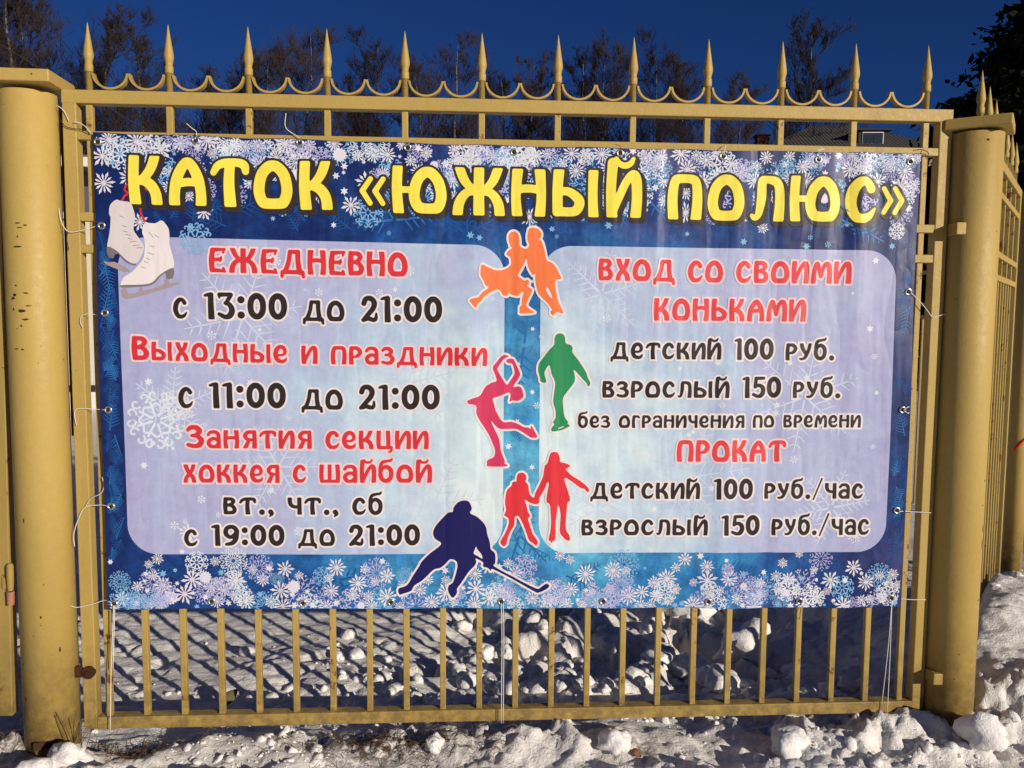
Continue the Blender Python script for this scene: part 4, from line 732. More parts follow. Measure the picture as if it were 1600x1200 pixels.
def make_scroll():
    b = MB(); n = 18; v = []; f = []
    for k in range(n + 1):
        a = math.pi * (0.02 + 0.96 * k / n); c, s = math.cos(a), math.sin(a)
        for rr in (0.0, 0.0060):
            x, z = -(0.0535 - rr) * c, 2.024 - (0.0500 - rr) * s
            v.append((x, .008, z)); v.append((x, .028, z))
    for k in range(n):
        i = k * 4; j = i + 4
        f += [(i, j, j + 2, i + 2), (i + 1, i + 3, j + 3, j + 1), (i, i + 1, j + 1, j), (i + 2, j + 2, j + 3, i + 3)]
    f += [(0, 2, 3, 1), (n * 4, n * 4 + 1, n * 4 + 3, n * 4 + 2)]
    return b.add(v, f)
def fence_panel(name, label, loc, rz, Wd, first, pitch, n, paint, category="fence", group=None, scrolls=True):
    root = empty(name, loc, rz); tag(root, label, category, group)
    b = MB(); b.box(0, .0405, 0, .04, 0, 1.97, .003); put(b.obj("stile", [paint], root), root)
    b = MB(); b.box(Wd - .0405, Wd, 0, .04, 0, 1.97, .003); put(b.obj("stile", [paint], root), root)
    for z0, z1, y0, y1 in ((1.9305, 1.9698, -.0012, .0392), (1.825, 1.8505, .002, .0285), (1.585, 1.611, .002, .0285), (1.490, 1.516, .002, .0285), (.0003, .0395, -.0012, .0392)):
        x0, x1 = ((-.0, Wd) if z0 > 1.9 else (.0400, Wd - .0400))
        if z0 > 1.9: x0, x1 = -.0008, Wd + .0008
        b = MB(); b.box(x0, x1, y0, y1, z0, z1, .0025); put(b.obj("rail", [paint], root), root)
    for k in range(n):
        p = put(shared(("picket", paint.name), make_picket, [M_PAINT_RUSTY if paint == M_PAINT else paint]), root, first + pitch * k)
        q = put(shared(("finial", paint.name), make_finial, [paint], True), p, 0, .018)
    for k in range(n - 1): put(shared(("bar", paint.name), make_bar, [paint]), root, first + pitch * (k + .5))
    if scrolls:
        for k in range((n - 1) * 2): put(shared(("scroll", paint.name), make_scroll, [paint]), root, first + pitch * (k // 2) + (.0640 if k % 2 == 0 else pitch - .0640), 0, 0)
    return root
main = fence_panel("iron_fence", "yellow spiked iron fence panel carrying the blue banner", (0, 0, 0), 0, 2.730, 0.0745, 0.2341, 12, M_PAINT)


hb = MB(); hb.box(-.060, .004, -.0045, .012, .170, .206, .004); hb.tube([(.022, -.010, .188), (.022, .004, .188)], .020, 14); hb.tube([(.022, -.016, .188), (.022, -.009, .188)], .009, 6)
tag(hb.obj("bracket", [M_RUST], main), "rusty bracket with bolt")
for z in (.135, 1.595):
    hb = MB(); hb.box(2.7305, 2.762, -.050, .004, z - .019, z + .019, .003); hb.obj("bracket", [M_PAINT], main)

b = MB(); b.box(-.021, -.003, .032, .040, .93, 1.925, .001); b.obj("gap_shade_strip", [M_RUST], main)  # flat strip coloured dark for the shade between left post and frame

def round_post(label, x, y, r, top, cap_rz, cap=None, paint=None, spots=(), seed=3):
    root = empty("fence_post", (x, y, 0)); tag(root, label, "post", "round posts of the fence")
    b = MB(); b.lathe([(-.30, r), (top - .002, r), (top, r - .002)], 56)
    rr = random.Random(seed)                     # rust breaking through the paint
    for sx, z, w, h in spots:
        a0 = math.asin(max(-.98, min(.98, (sx - x) / r))); n = 10; k = []
        for j in range(n):
            t_ = 2 * math.pi * j / n; q = rr.uniform(.6, 1.1); a = a0 + math.cos(t_) * w * q / r; k.append(((r + .0006) * math.sin(a), -(r + .0006) * math.cos(a), z + math.sin(t_) * h * q))
        b.add(k, [tuple(range(n))], 1)
    b.obj("pipe", [paint or M_POST, M_RUST], root, True)
    me = root.children[0].data
    for p in me.polygons: p.use_smooth = len(p.vertices) == 4
    if cap:
        s, z0, z1 = cap; c = MB(); c.box(-s, s, -s, s, z0, z1, .004); o = c.obj("cap", [M_OLIVE if False else paint or M_POST], root); o.rotation_euler = (0, 0, cap_rz)
        if cap_rz < 0: o.location = (.014, .004, 0)
    return root
pl = round_post("thick round yellow post left of the banner, square capped, beside the gate", -.100, .010, .0800, 1.955, R(2), (.105, 1.9670, 2.0030), None, LEFT_MARKS)
pr = round_post("thick round yellow post right of the banner with tilted square cap", 2.815, .010, .0800, 1.895, R(-36), (.093, 1.9030, 1.9370), None, RIGHT_MARKS, 4)
pf = round_post("slim yellow post with red paint mark at the right edge", 4.085, 1.545, .049, 1.96, 0)
b = MB(); pts = [(x, -math.sqrt(.0497 ** 2 - x * x), .632 + .075 * ((x + .016) / .052) ** .8) for x in [-.016 + .052 * k / 10 for k in range(11)]]
b.tube(pts, [.003, .006, .007, .008, .008, .007, .007, .006, .006, .005, .004], 6); o = b.obj("paint_mark", [plain("red_spray_paint", (.55, .02, .02), .6)], pf, True); o.rotation_euler = (0, 0, R(-35))
b = MB(); b.box(-.047, .022, -.0825, -.060, -.025, .0, .003); tag(b.obj("rusty_tab", [M_RUST], pl), "rusty plate at the foot of the post"); pl.children[-1].rotation_euler = (0, 0, R(20))
side = fence_panel("iron_fence", "yellow spiked fence panel running back from the right post", (2.900, .115, -.02), R(51.5), 1.70, .085, 0.2345, 7, M_PAINT)
back = fence_panel("iron_fence", "yellow spiked fence panel far behind, seen between banner and right frame", (4.640, 3.10, -.18), R(84), 3.30, .085, 0.2345, 14, M_OLIVE, scrolls=False)
# gate leaf at the left edge
gate = empty("gate_leaf", (-.2150, -.004, .05), 0); gate.rotation_euler = (0, R(1.15), 0)
tag(gate, "olive yellow gate leaf with hinge at the left picture edge", "gate")
b = MB(); b.box(-.055, 0, 0, .04, 0, 1.90, .003); b.obj("stile", [M_OLIVE], gate)
b = MB(); b.box(-1.60, -1.545, 0, .04, 0, 1.90, .003); b.obj("stile", [M_OLIVE], gate)
for z0 in (.0, 1.44, 1.54, 1.86): b = MB(); b.box(-1.5455, -.0545, .001, .039, z0 + .0005, z0 + .0395, .0025); b.obj("rail", [M_OLIVE], gate)
for k in range(12):
    o = shared(("gate_bar",), lambda: MB().box(-.0095, .0095, .0085, .0275, .036, 1.87, .002), [M_OLIVE]); put(o, gate, -.11 - k * .117); o.name = "bar"
h = MB(); h.lathe([(.405, .0), (.408, .0085), (.445, .0105), (.447, .0105), (.485, .0105), (.492, .006), (.494, .0)], 16, (.008, -.010, 0), cap=False); h.box(-.02, .006, -.006, -.0005, .41, .445, .002); ho = h.obj("hinge", [M_OLIVE], gate, False)
h2 = MB(); h2.lathe([(.362, .010), (.404, .0112)], 16, (.008, -.010, 0)); h2.obj("hinge", [plain("worn_pink_primer", (.38, .17, .10), .7, .3, .3, 60)], gate)

# ================================================================== CORDS
CL = ["white cord at the top left corner of the banner", "dark wire twisted at the top left corner of the banner", "short white cord end on the top of the left frame", "white cord from the uppermost left eyelet round the frame", "loose end hanging from the uppermost left cord", "thin cord from the second left eyelet", "white cord from the third left eyelet with a dangling end",
      "long white cord from the lowest left eyelet hanging down the frame", "curled cord end above the lowest left eyelet", "white cord from the bottom left corner to the post", "long white cord hanging to the rail at the bottom left corner", "shorter white cord hanging at the bottom left corner",
      "left one of two straight cords from the middle bottom eyelet", "right one of two straight cords from the middle bottom eyelet", "left one of two cords hanging at the bottom right corner", "right one of two cords hanging at the bottom right corner", "thin cord from the upper right eyelet curling over the frame", "taut white cord from the lowest right eyelet",
      "taut white cord from the bottom right corner to the frame", "bent white cord over the third top eyelet", "white cord over the second top eyelet", "dark wire knotted at the top right corner", "short dark wire at the sixth top eyelet", "short cord tied above the seventh top eyelet", "short cord tied above the eighth top eyelet", "white loop at the middle right eyelet", "dark loop under the banner near the right"]
DARK = {1, 21, 22, 26, 4}
for k, c in enumerate(CORDS):
    n = len(c); pts = []
    for j, (a, q) in enumerate(c):
        x, z = a * .001, q * .001
        out = -.021 if (X0 < x < X1 and .37 < z < 1.84) else (-.006 if k not in (12, 13, 10, 11, 14, 15) else -.016 - .004 * math.sin(j))
        pts.append((x, out - wave(x, z) * (out < -.02), z))
    b = MB(); b.tube([tuple(p) for p in catmull(pts, False, 5)], .0013 if k not in (5, 8, 22, 26) else .0010, 5)
    o = b.obj("cord", [M_CORD_B if k in DARK else M_CORD_W], None, True); tag(o, CL[k], "cord", "cords tying the banner")

# ================================================================== SNOW GROUND
def axis(lo, hi, st, far, grow=1.22):
    a = list(np.arange(lo, hi + 1e-6, st)); s = st; x = a[-1]
    while x < far: s *= grow; x += s; a.append(x)
    s = st; x = a[0]; pre = []
    while x > -far: s *= grow; x -= s; pre.append(x)
    return np.array(pre[::-1] + a)
gx = axis(-.55, 3.75, .0098, 900, 1.10); gy = axis(-.42, 1.35, .0098, 900, 1.10)
GXm, GYm = np.meshgrid(gx, gy)
def height(x, y):
    near = np.exp(-np.maximum(np.abs(x - 1.4) - 4, 0) / 6) * np.exp(-np.maximum(np.abs(y - .5) - 4, 0) / 6)
    h = np.full(x.shape, -.088)
    h = h + near * (fbm(x * 3.1, y * 3.1, 4, 3) - .5) * .05
    h = h + near * (fbm(x * 11 + y * 3, y * 24, 4, 5, .55) - .5) * .020         # wind and shovel ripples
    front = smooth(.16, .02, y) * smooth(-1.6, -.5, y)
    bil = np.abs(fbm(x * 5.5, y * 5.5, 5, 21, .58) - .5) * 2
    bil2 = np.abs(fbm(x * 13, y * 13, 4, 33, .6) - .5) * 2
    patch = smooth(.40, .62, fbm(x * 2.2 + 3, y * 2.8, 3, 77)) * .85 + .15
    bil3 = np.abs(fbm(x * 27 + 5, y * 27, 3, 93, .6) - .5) * 2
    h = h + front * patch * (smooth(.55, -.05, bil) * .048 - .010 + smooth(.7, -.05, bil2) * .024 + smooth(.8, .0, bil3) * .010)
    h = h + front * smooth(.9, .1, x) * smooth(-.10, -.26, y) * .028
    ridge = np.exp(-((y + .03) / .10) ** 2) * (.2 + .8 * smooth(.35, .62, fbm(x * 3.3 + 4, y * 0 + 2.2, 3, 8)))
    h = h + ridge * (.022 + .030 * (1 - bil))
    h = h + smooth(2.84, 3.25, x + .15 * fbm(x * 4, y * 4, 3, 9)) * smooth(2.2, .9, y) * .06 * (.7 + .6 * fbm(x * 3, y * 3, 4, 12))
    fd = (x - 2.95) * .78 - (y - .115) * .62; fs = (x - 2.95) * .62 + (y - .115) * .78     # snow banked up against the side fence
    h = h + .20 * smooth(.62, .03, fd) * smooth(-.12, .0, fd) * smooth(-.25, .25, fs) * (1 - .75 * smooth(.9, 1.5, fs)) * (.75 + .5 * fbm(x * 5, y * 5, 4, 61))
    bk = smooth(.10, .30, y) * smooth(.05, -.10, fd)
    lowr = smooth(3.25, 2.75, x) * smooth(.55, 1.9, x + .35 * (fbm(x * 2, y * 2, 3, 14) - .5)) * smooth(5.5, 2.6, x * .4 + y)
    h = h - bk * (.018 + lowr * np.clip(.348 * y - .135, .015, .12))
    lump = smooth(.52, .85, 1 - bil) * (.2 + .8 * smooth(.45, .62, fbm(x * 1.7, y * 1.7, 3, 41)))
    h = h + bk * near * lump * (.018 + .10 * lowr) + bk * near * lowr * (fbm(x * 5, y * 5, 4, 51) - .52) * .20
    far = smooth(14, 60, np.hypot(x, y)); h = h + far * .25
    return h
HZ = height(GXm, GYm)
def hgt(x, y): return float(height(np.array([[float(x)]]), np.array([[float(y)]]))[0, 0])
ny_, nx_ = HZ.shape
vv = np.stack([GXm.ravel(), GYm.ravel(), HZ.ravel()], 1)
idx = np.arange(ny_ * nx_).reshape(ny_, nx_)
ff = np.stack([idx[:-1, :-1].ravel(), idx[:-1, 1:].ravel(), idx[1:, 1:].ravel(), idx[1:, :-1].ravel()], 1)
t = NT("trodden_snow"); v = t.coord()
n1 = t.noise(v, 2.3, 5, .6); n2 = t.noise(v, 26, 6, .7, (1, 1.8, 1)); n3 = t.noise(v, 120, 4, .6)
c = t.mix(t.ramp(n2, [(.42, 0.0), (.70, 1.0)]), (.86, .84, .82), (.72, .68, .63))
c = t.mix(t.ramp(n1, [(.48, 0.0), (.78, .45)]), c, (.60, .55, .49))
at = t.node("ShaderNodeAttribute", attribute_name="soil")
soil = t.math('MULTIPLY', at.outputs["Fac"], t.ramp(t.noise(v, 38, 6, .72), [(.40, 0.0), (.55, 1.0)]))
c = t.mix(soil, c, t.mix(t.noise(v, 70, 3), (.035, .022, .012), (.11, .070, .035)))
specks = t.ramp(t.noise(v, 85, 3, .5), [(.72, 0.0), (.75, .7)])
c = t.mix(specks, c, (.10, .07, .045))
t.base(c); t.rough(.75); t.spec(.25)
hh = t.math('ADD', t.math('MULTIPLY', n2, .7), t.math('MULTIPLY', n3, .35)); t.bump(hh, .9, .016)
M_SNOW = t.m
ground = mesh("ground", vv.tolist(), ff.tolist(), M_SNOW, None, True); ground["kind"] = "structure"
so = np.exp(-((GXm - .95) / .26) ** 2 - ((GYm + .055) / .075) ** 2) * 1.1 + np.exp(-((GXm - .13) / .22) ** 2 - ((GYm + .02) / .06) ** 2) * .95 + np.exp(-((GXm - 1.75) / .09) ** 2 - ((GYm + .10) / .05) ** 2) * .8 \
   + np.exp(-((GXm + .35) / .25) ** 2 - ((GYm + .02) / .12) ** 2) + np.exp(-((GXm - 2.85) / .12) ** 2 - ((GYm + .10) / .05) ** 2) * .6
attr = ground.data.attributes.new("soil", 'FLOAT', 'POINT'); attr.data.foreach_set("value", np.clip(so, 0, 1).ravel())

t = NT("clean_snow_clump"); v = t.coord(); n = t.noise(v, 18, 6, .7)
t.base(t.mix(t.ramp(n, [(.45, 0.0), (.8, .6)]), (.89, .87, .85), (.78, .75, .71))); t.rough(.8); t.spec(.2); t.bump(t.noise(v, 55, 5, .7), .8, .012); M_CLUMP = t.m
ICO = []
for q in range(7):
    bm = bmesh.new(); bmesh.ops.create_icosphere(bm, subdivisions=3, radius=1)
    o = Vector((q * 7.3, q * 2.1, 4.4 * q))
    for w in bm.verts:
        d = w.co.normalized(); r = .74 + .42 * mnoise.noise(d * 1.1 + o) + .20 * mnoise.noise(d * 2.3 + o) + .11 * mnoise.noise(d * 5 + o) + .09 * mnoise.noise(d * 10 + o); w.co = d * max(r, .25)
        if w.co.z < -.35: w.co.z = -.35
    bm.verts.index_update(); ICO.append((np.array([w.co[:] for w in bm.verts]), [tuple(w.index for w in f.verts) for f in bm.faces])); bm.free()
def clump_into(b, x, y, s, q, sq=.75, sink=.15):
    V, F = ICO[q % 7]; a = rng.random() * 6.28; c_, s_ = math.cos(a), math.sin(a); sx, sy = s * rng.uniform(.8, 1.25), s * rng.uniform(.8, 1.25); z = hgt(x, y) + s * (sq * .35 - sink)
    P = np.stack([x + (V[:, 0] * c_ - V[:, 1] * s_) * sx, y + (V[:, 0] * s_ + V[:, 1] * c_) * sy, z + V[:, 2] * s * sq], 1)
    b.add(P.tolist(), F)
BIG = [(.02, -.125, .075, "round snow lump at the foot of the left post"), (-.06, -.215, .095, "large smooth snow lump in the bottom left foreground"), (1.10, -.075, .048, "small angular snow lump under the bottom rail left of the middle"),
       (2.22, -.145, .085, "rounded snow ball on the snow in front of the right bars"), (1.67, -.10, .065, "long snow lump under the rail right of the middle"), (2.83, -.17, .080, "snow lump in front of the right post"), (.135, -.235, .075, "snow lump at the bottom edge right of the left post"),
       (1.10, .22, .065, "egg shaped snow lump behind the bars below the hockey player"), (1.31, .24, .075, "pointed snow lump behind the bars below the hockey stick"), (1.00, .20, .045, "upright snow lump behind the bars under the hockey skate"), (1.95, .28, .080, "tall snow block behind the bars right of the middle"), (2.18, .42, .085, "slanted snow slab behind the bars at the right"), (.56, .27, .05, "flat snow slab behind the fourth low bar")]
for k, (x, y, s, lab) in enumerate(BIG):
    b = MB(); clump_into(b, x, y, s, k, rng.uniform(.75, 1.0), .1); tag(b.obj("snow_lump", [M_CLUMP], None, True), lab, "snow lump")
ICO_S = []
for q in range(5):
    bm = bmesh.new(); bmesh.ops.create_icosphere(bm, subdivisions=2, radius=1); o = Vector((q * 5.1, q * 3.7, 1.4 * q))
    for w in bm.verts:
        d = w.co.normalized(); w.co = d * max(.35, .75 + .42 * mnoise.noise(d * 1.2 + o) + .16 * mnoise.noise(d * 3.0 + o))
    bm.verts.index_update(); ICO_S.append((np.array([w.co[:] for w in bm.verts]), [tuple(w.index for w in f.verts) for f in bm.faces])); bm.free()
def rubble(label, n, xf, yf, smin, smax, seed, up=0.0, extra=()):
    r = random.Random(seed); b = MB()
    xs = [xf(r) for _ in range(n)]; ys = [yf(r) for _ in range(n)]; hs = height(np.array([xs]), np.array([ys]))[0]
    dens = fbm(np.array([xs]) * 2.6, np.array([ys]) * 2.6, 3, seed)[0]
    for x, y, h_, d in zip(xs, ys, hs, dens):
        if d < .47 + .10 * r.random(): continue
        V, F = ICO_S[r.randrange(5)]; s = smin + (smax - smin) * r.random() ** 5; a = r.random() * 6.28; c_, s_ = math.cos(a), math.sin(a); sy = s * r.uniform(.6, 1.1); q = r.uniform(.5, 1.0)
        P = np.stack([x + V[:, 0] * c_ * s - V[:, 1] * s_ * sy, y + V[:, 0] * s_ * s + V[:, 1] * c_ * sy, h_ + s * up + V[:, 2] * s * q * .9], 1); b.add(P.tolist(), F)
    for ex, ey, es in extra: clump_into(b, ex, ey, es, r.randrange(7), r.uniform(.6, 1.0), .05)
    o = b.obj("snow_rubble", [M_CLUMP], None, True); tag(o, label, "snow rubble", None, "stuff")
rubble("loose crumbs and lumps of snow along the foot of the fence", 1500, lambda r: r.uniform(-.4, 3.0), lambda r: r.gauss(-.10, .10), .005, .034, 3, -.05)
rubble("loose broken snow scattered on the ground behind the bars", 1700, lambda r: r.triangular(-.2, 3.0, 2.4), lambda r: .12 + abs(r.gauss(0, .45)), .005, .050, 5, .1, [(rng.uniform(1.15, 2.75), .16 + abs(rng.gauss(0, .55)), rng.uniform(.018, .062)) for _ in range(110)] + [(2.45, .95, .15), (2.30, 1.35, .16), (2.15, .72, .11), (2.55, 1.5, .15), (2.62, .60, .10)])
rubble("crumbs on the snow bank right of the right post", 350, lambda r: r.uniform(2.95, 4.2), lambda r: r.uniform(-.3, 1.6), .006, .04, 9)
# dry grass, a weed, leaves
M_GRASS = plain("dry_brown_grass", (.16, .095, .045), .9, .2, .4, 30)
b = MB(); r = random.Random(4)
for k in range(520):
    if k < 330: x, y = r.gauss(.95, .20), r.gauss(-.055, .040)
    elif k < 440: x, y = r.gauss(.14, .10), r.gauss(-.02, .04)
    else: x, y = r.gauss(-.33, .12), r.gauss(-.02, .06)
    z = hgt(x, y); a = r.random() * 6.28; L = r.uniform(.02, .07); t_ = r.uniform(.15, .9)
    p0 = Vector((x, y, z - .004)); p1 = p0 + Vector((math.cos(a) * L * .5, math.sin(a) * L * .5, L * t_ * .7)); p2 = p0 + Vector((math.cos(a) * L, math.sin(a) * L, L * t_ * .6))
    b.tube([p0, p1, p2], [.0011, .0009, .0003], 3)
tag(b.obj("dry_grass", [M_GRASS]), "brown dead grass showing through the snow under the fence", "grass", None, "stuff")
b = MB(); r = random.Random(12)
for k in range(7):
    a = r.uniform(-.6, .6) + (k % 2) * 2.6; L = r.uniform(.07, .16); x, y = .005 + r.uniform(-.02, .02), -.055
    pts = [(x, y, hgt(x, y) - .01), (x + math.sin(a) * L * .35, y - .01, -.06 + L * .6), (x + math.sin(a) * L * .6 + r.uniform(-.01, .01), y - .015, -.06 + L)]
    b.tube([tuple(p) for p in catmull(pts, False, 4)], .0012, 4)
tag(b.obj("dry_weed", [M_GRASS], None, True), "thin dry weed at the foot of the left post", "weed")
def leaf(label, c, L, wd, rot, tone):
    v = []; f = []; n = 10
    for k in range(n + 1):
        t_ = k / n; w = wd * math.sin(math.pi * min(t_ * .96 + .02, 1)) ** .8; z = .006 * math.sin(t_ * 5)
        v += [(t_ * L, w, z + .004), (t_ * L, 0, z), (t_ * L, -w, z + .005)]
    for k in range(n):
        i = k * 3; f += [(i, i + 1, i + 4, i + 3), (i + 1, i + 2, i + 5, i + 4)]
    o = mesh("dead_leaf", v, f, plain("leaf_" + str(tone[0]), tone, .7, .3, .3, 90), None, True)
    md = o.modifiers.new("thick", 'SOLIDIFY'); md.thickness = .0008
    o.location = c; o.rotation_euler = rot; tag(o, label, "leaf")
leaf("olive dead leaf standing behind the third low bar", (.335, .30, hgt(.335, .30) + .035), .075, .020, (R(80), R(-40), R(10)), (.10, .085, .040))
leaf("reddish brown dead leaf on the snow below the rail", (1.72, -.13, hgt(1.72, -.13) + .012), .034, .011, (R(30), R(15), R(-40)), (.20, .075, .030))

# ================================================================== BACKGROUND
def bark(name, c1, c2):
    t = NT(name); v = t.coord(); n = t.noise(v, 1.6, 5, .65, (1, 1, 3)); t.base(t.mix(t.ramp(n, [(.45, 0.0), (.6, 1.0)]), c1, c2)); t.rough(.9); t.spec(.1); return t.m
M_BIRCH = bark("birch_bark", (.15, .135, .115), (.035, .028, .024)); M_TWIG = plain("bare_twigs", (.036, .026, .023), .9, .1, .35, 1.5)
def bare_tree(seed, Ht, lean):
    r = random.Random(seed); tb = MB(); cb = MB()
    tr = []; x = y = 0.0; n = 12
    for k in range(n + 1):
        tr.append(Vector((x, y, Ht * k / n))); x += r.gauss(lean, .14); y += r.gauss(0, .14)
    tb.tube(tr, [.17 * (1 - k / n) ** .8 * Ht / 16 + .015 for k in range(n + 1)], 7)
    def twig(p, d, L, rad, lev):
        n = 4; pts = [p]; q = p.copy(); dd = d.copy()
        for k in range(n):
            dd = (dd + Vector((r.gauss(0, .18), r.gauss(0, .18), r.gauss(.05, .12)))).normalized(); q = q + dd * (L / n); pts.append(q.copy())
        cb.tube(pts, [rad * (1 - .75 * k / n) for k in range(n + 1)], 3)
        if lev > 0:
            m = {3: 6, 2: 6, 1: 6}[lev]
            for k in range(m):
                t_ = r.uniform(.2, 1.0); i = min(int(t_ * n), n - 1); b0 = pts[i].lerp(pts[i + 1], t_ * n - i)
                ax = Vector((r.gauss(0, 1), r.gauss(0, 1), r.gauss(0.75, .5))).normalized(); nd = (dd * .75 + ax * .75).normalized()
                twig(b0, nd, L * r.uniform(.45, .72), max(rad * .5, .0115), lev - 1)
    for k in range(30):
        t_ = .22 + .76 * (k + r.random()) / 30; i = min(int(t_ * 12), 11); p = tr[i].lerp(tr[i + 1], t_ * 12 - i); a = r.random() * 6.28; up_ = r.uniform(.5, 1.1)
        L = Ht * (.24 * (1 - t_) + .06) * r.uniform(.7, 1.25)
        twig(p, Vector((math.cos(a), math.sin(a), up_)).normalized(), L, .050 * (1 - t_ * .6), 3)
    return tb, cb
PROTO = []
for q, (sd, Ht, ln) in enumerate([(3, 17, .0), (8, 15, .06), (21, 18, -.04), (34, 14, .03)]):
    tb, cb = bare_tree(sd, Ht, ln)
    PROTO.append((tb, cb, Ht))
PM = {}
def tree(px, top_el, dist, q, rz, label):
    az = math.atan((px - 800) / 1300) + R(3.35); x = 1.19 + dist * math.tan(az); y = -2.6 + dist
    Hn = 1.31 + dist / math.cos(az) * math.tan(R(top_el)) - .1; tb, cb, Ht = PROTO[q]
    root = empty("birch_tree", (x, y, 0), rz); tag(root, label, "tree", "bare trees beyond the fence"); s = Hn / Ht; root.scale = (s, s, s)
    if q not in PM: PM[q] = (tb.obj("trunk", [M_BIRCH], root, True), cb.obj("crown", [M_TWIG], root))
    else:
        for o in PM[q]: c = o.copy(); COL.objects.link(c); c.parent = root
def el(py): return math.degrees(math.atan((600 - py) / 1300)) - 4.75
SP = ["first", "second", "third", "fourth", "fifth", "sixth", "seventh", "eighth", "ninth", "tenth", "eleventh", "twelfth"]
TR = [(-40, 25, 50, 2, .3, "bare tree at the far left edge above the left post"), (32, 28, 46, 0, 1.2, "tall dense bare tree above the left post"), (98, 40, 52, 1, 2.2, "bare tree just left of the first spike"), (158, 85, 56, 3, .7, "bare tree just right of the first spike"), (228, 92, 50, 2, 4.0, "bare tree left of the second spike"), (300, 150, 62, 1, 5.0, "low bare tree between second and third spike"), (368, 118, 55, 3, 1.0, "bare tree left of the third spike"), (420, 95, 58, 0, 2.7, "bare tree right of the third spike"),
      (488, 60, 50, 0, 3.5, "tall bare tree left of the fourth spike"), (545, 130, 60, 1, .2, "low bare tree right of the fourth spike"), (592, 78, 54, 2, 1.9, "bare tree left of the fifth spike"), (668, 105, 57, 3, 3.0, "bare tree right of the fifth spike"), (712, 68, 50, 2, 5.6, "tall bare tree left of the sixth spike"), (785, 120, 60, 0, 4.4, "bare tree right of the sixth spike"), (842, 112, 54, 1, 3.3, "bare tree left of the seventh spike"), (905, 85, 50, 3, 2.0, "bare tree right of the seventh spike"), (935, 78, 54, 0, .9, "bare tree left of the eighth spike"),
      (1016, 82, 50, 2, 2.4, "bare tree right of the eighth spike"), (1085, 105, 56, 1, 1.4, "bare tree left of the ninth spike"), (1140, 150, 62, 3, 5.2, "low bare tree right of the ninth spike"), (1258, 78, 48, 3, 4.6, "slender bare tree beside the house, between tenth and eleventh spike")]
for px, py, dist, q, rz, lab in TR: tree(px, el(py), dist, q, rz, lab)
r = random.Random(77); tb = MB()
for k in range(2600):
    x = r.uniform(-42, 34); y = 62 + r.uniform(-4, 6); H_ = r.uniform(3.0, 8.5) * (.75 + .35 * math.sin(x * .35)); a = r.gauss(0, .25); q = [(x, y, -.2)]
    for j in range(1, 5): q.append((x + a * H_ * j / 4 + r.gauss(0, .25), y + r.gauss(0, .2), H_ * j / 4))
    tb.tube(q, [.030, .024, .018, .013, .006], 3)
tag(tb.obj("thicket", [M_TWIG]), "mass of bare brush and saplings far behind the fence", "thicket", None, "stuff")
# dark evergreen at the right
M_NEEDLE = plain("dark_needles", (.010, .013, .008), .9, .05, .4, 2.0); M_DTRUNK = plain("evergreen_bark", (.03, .022, .016), .9, .1)
def evergreen(label, x, y, Ht, Rb, seed):
    r = random.Random(seed); root = empty("evergreen_tree", (x, y, 0)); tag(root, label, "tree", "dark evergreens at the right")
    MB().tube([(0, 0, -.3), (.05, 0, Ht * .5), (0, .03, Ht * .98)], [.26, .16, .03], 10).obj("trunk", [M_DTRUNK], root, True)
    b = MB()
    for k in range(900):
        t_ = (k + r.random()) / 900; z = Ht * (.06 + .92 * t_); Rr = Rb * (1 - t_) ** .72 * r.uniform(.6, 1.1) + .15; a = r.random() * 6.283; m = 10
        for j in range(95):
            q = r.random() ** .6; px = math.cos(a) * Rr * q; py = math.sin(a) * Rr * q; w = .06 + .20 * (1 - q * .6) * min(1, Rr / 2)
            c = Vector((px + max(-1.4, min(1.4, r.gauss(0, 1))) * w, py + max(-1.4, min(1.4, r.gauss(0, 1))) * w, z + .22 * Rr * q * (1 - q) - .10 * q * Rr + r.gauss(0, w * .6)))
            d1 = Vector((r.gauss(0, 1), r.gauss(0, 1), r.gauss(0, .7))).normalized() * r.uniform(.07, .16); d2 = d1.cross(Vector((r.gauss(0, 1), r.gauss(0, 1), r.gauss(0, 1)))).normalized() * r.uniform(.035, .075)
            kk = len(b.v); b.v += [tuple(c - d1), tuple(c + d2), tuple(c + d1), tuple(c - d2)]; b.f.append((kk, kk + 1, kk + 2, kk + 3)); b.i.append(0)
    b.obj("crown", [M_NEEDLE], root)
evergreen("huge dark evergreen tree at the right edge, in front of the sky", 14.9, 15.2, 10.4, 5.6, 5)
evergreen("lower dark evergreen behind the right post", 16.6, 20.5, 8.2, 4.2, 8)
# street lamp whose head enters at the right edge
M_LAMP = plain("pale_lamp_metal", (.70, .72, .75), .4, .5, .05)
lp = empty("street_lamp", (10.45, 8.9, 0)); tag(lp, "pale street lamp head at the upper right edge against the dark tree", "street lamp")
MB().tube([(0, 0, -.3), (0, 0, 4.52)], [.07, .045], 12).obj("pole", [M_LAMP], lp, True)
MB().tube([tuple(p) for p in catmull([(0, 0, 4.5), (-.15, 0, 4.78), (-.55, 0, 4.93), (-.95, 0, 4.97)], False, 5)], .022, 8).obj("arm", [M_LAMP], lp, True)
hd = MB(); hd.lathe([(-.02, .02), (0, .09), (.05, .10), (.09, .05), (.10, .01)], 14); ho = hd.obj("lamp_head", [M_LAMP], lp, True); ho.scale = (2.4, .8, .6); ho.location = (-1.18, 0, 4.955)
# wire crossing behind the upper left corner
wa = MB(); P0, P1 = Vector((-25.0, 30.0, 16.46)), Vector((-4.5, 30.0, 4.62)); pts = []
for k in range(25):
    q = k / 24; p = P0.lerp(P1, q); p.z -= .10 * 4 * q * (1 - q); pts.append(p)
tag(wa.tube(pts, .018, 5).obj("power_line", [M_CORD_B], None, True), "thin black wire sloping down behind the top left corner of the fence", "wire")
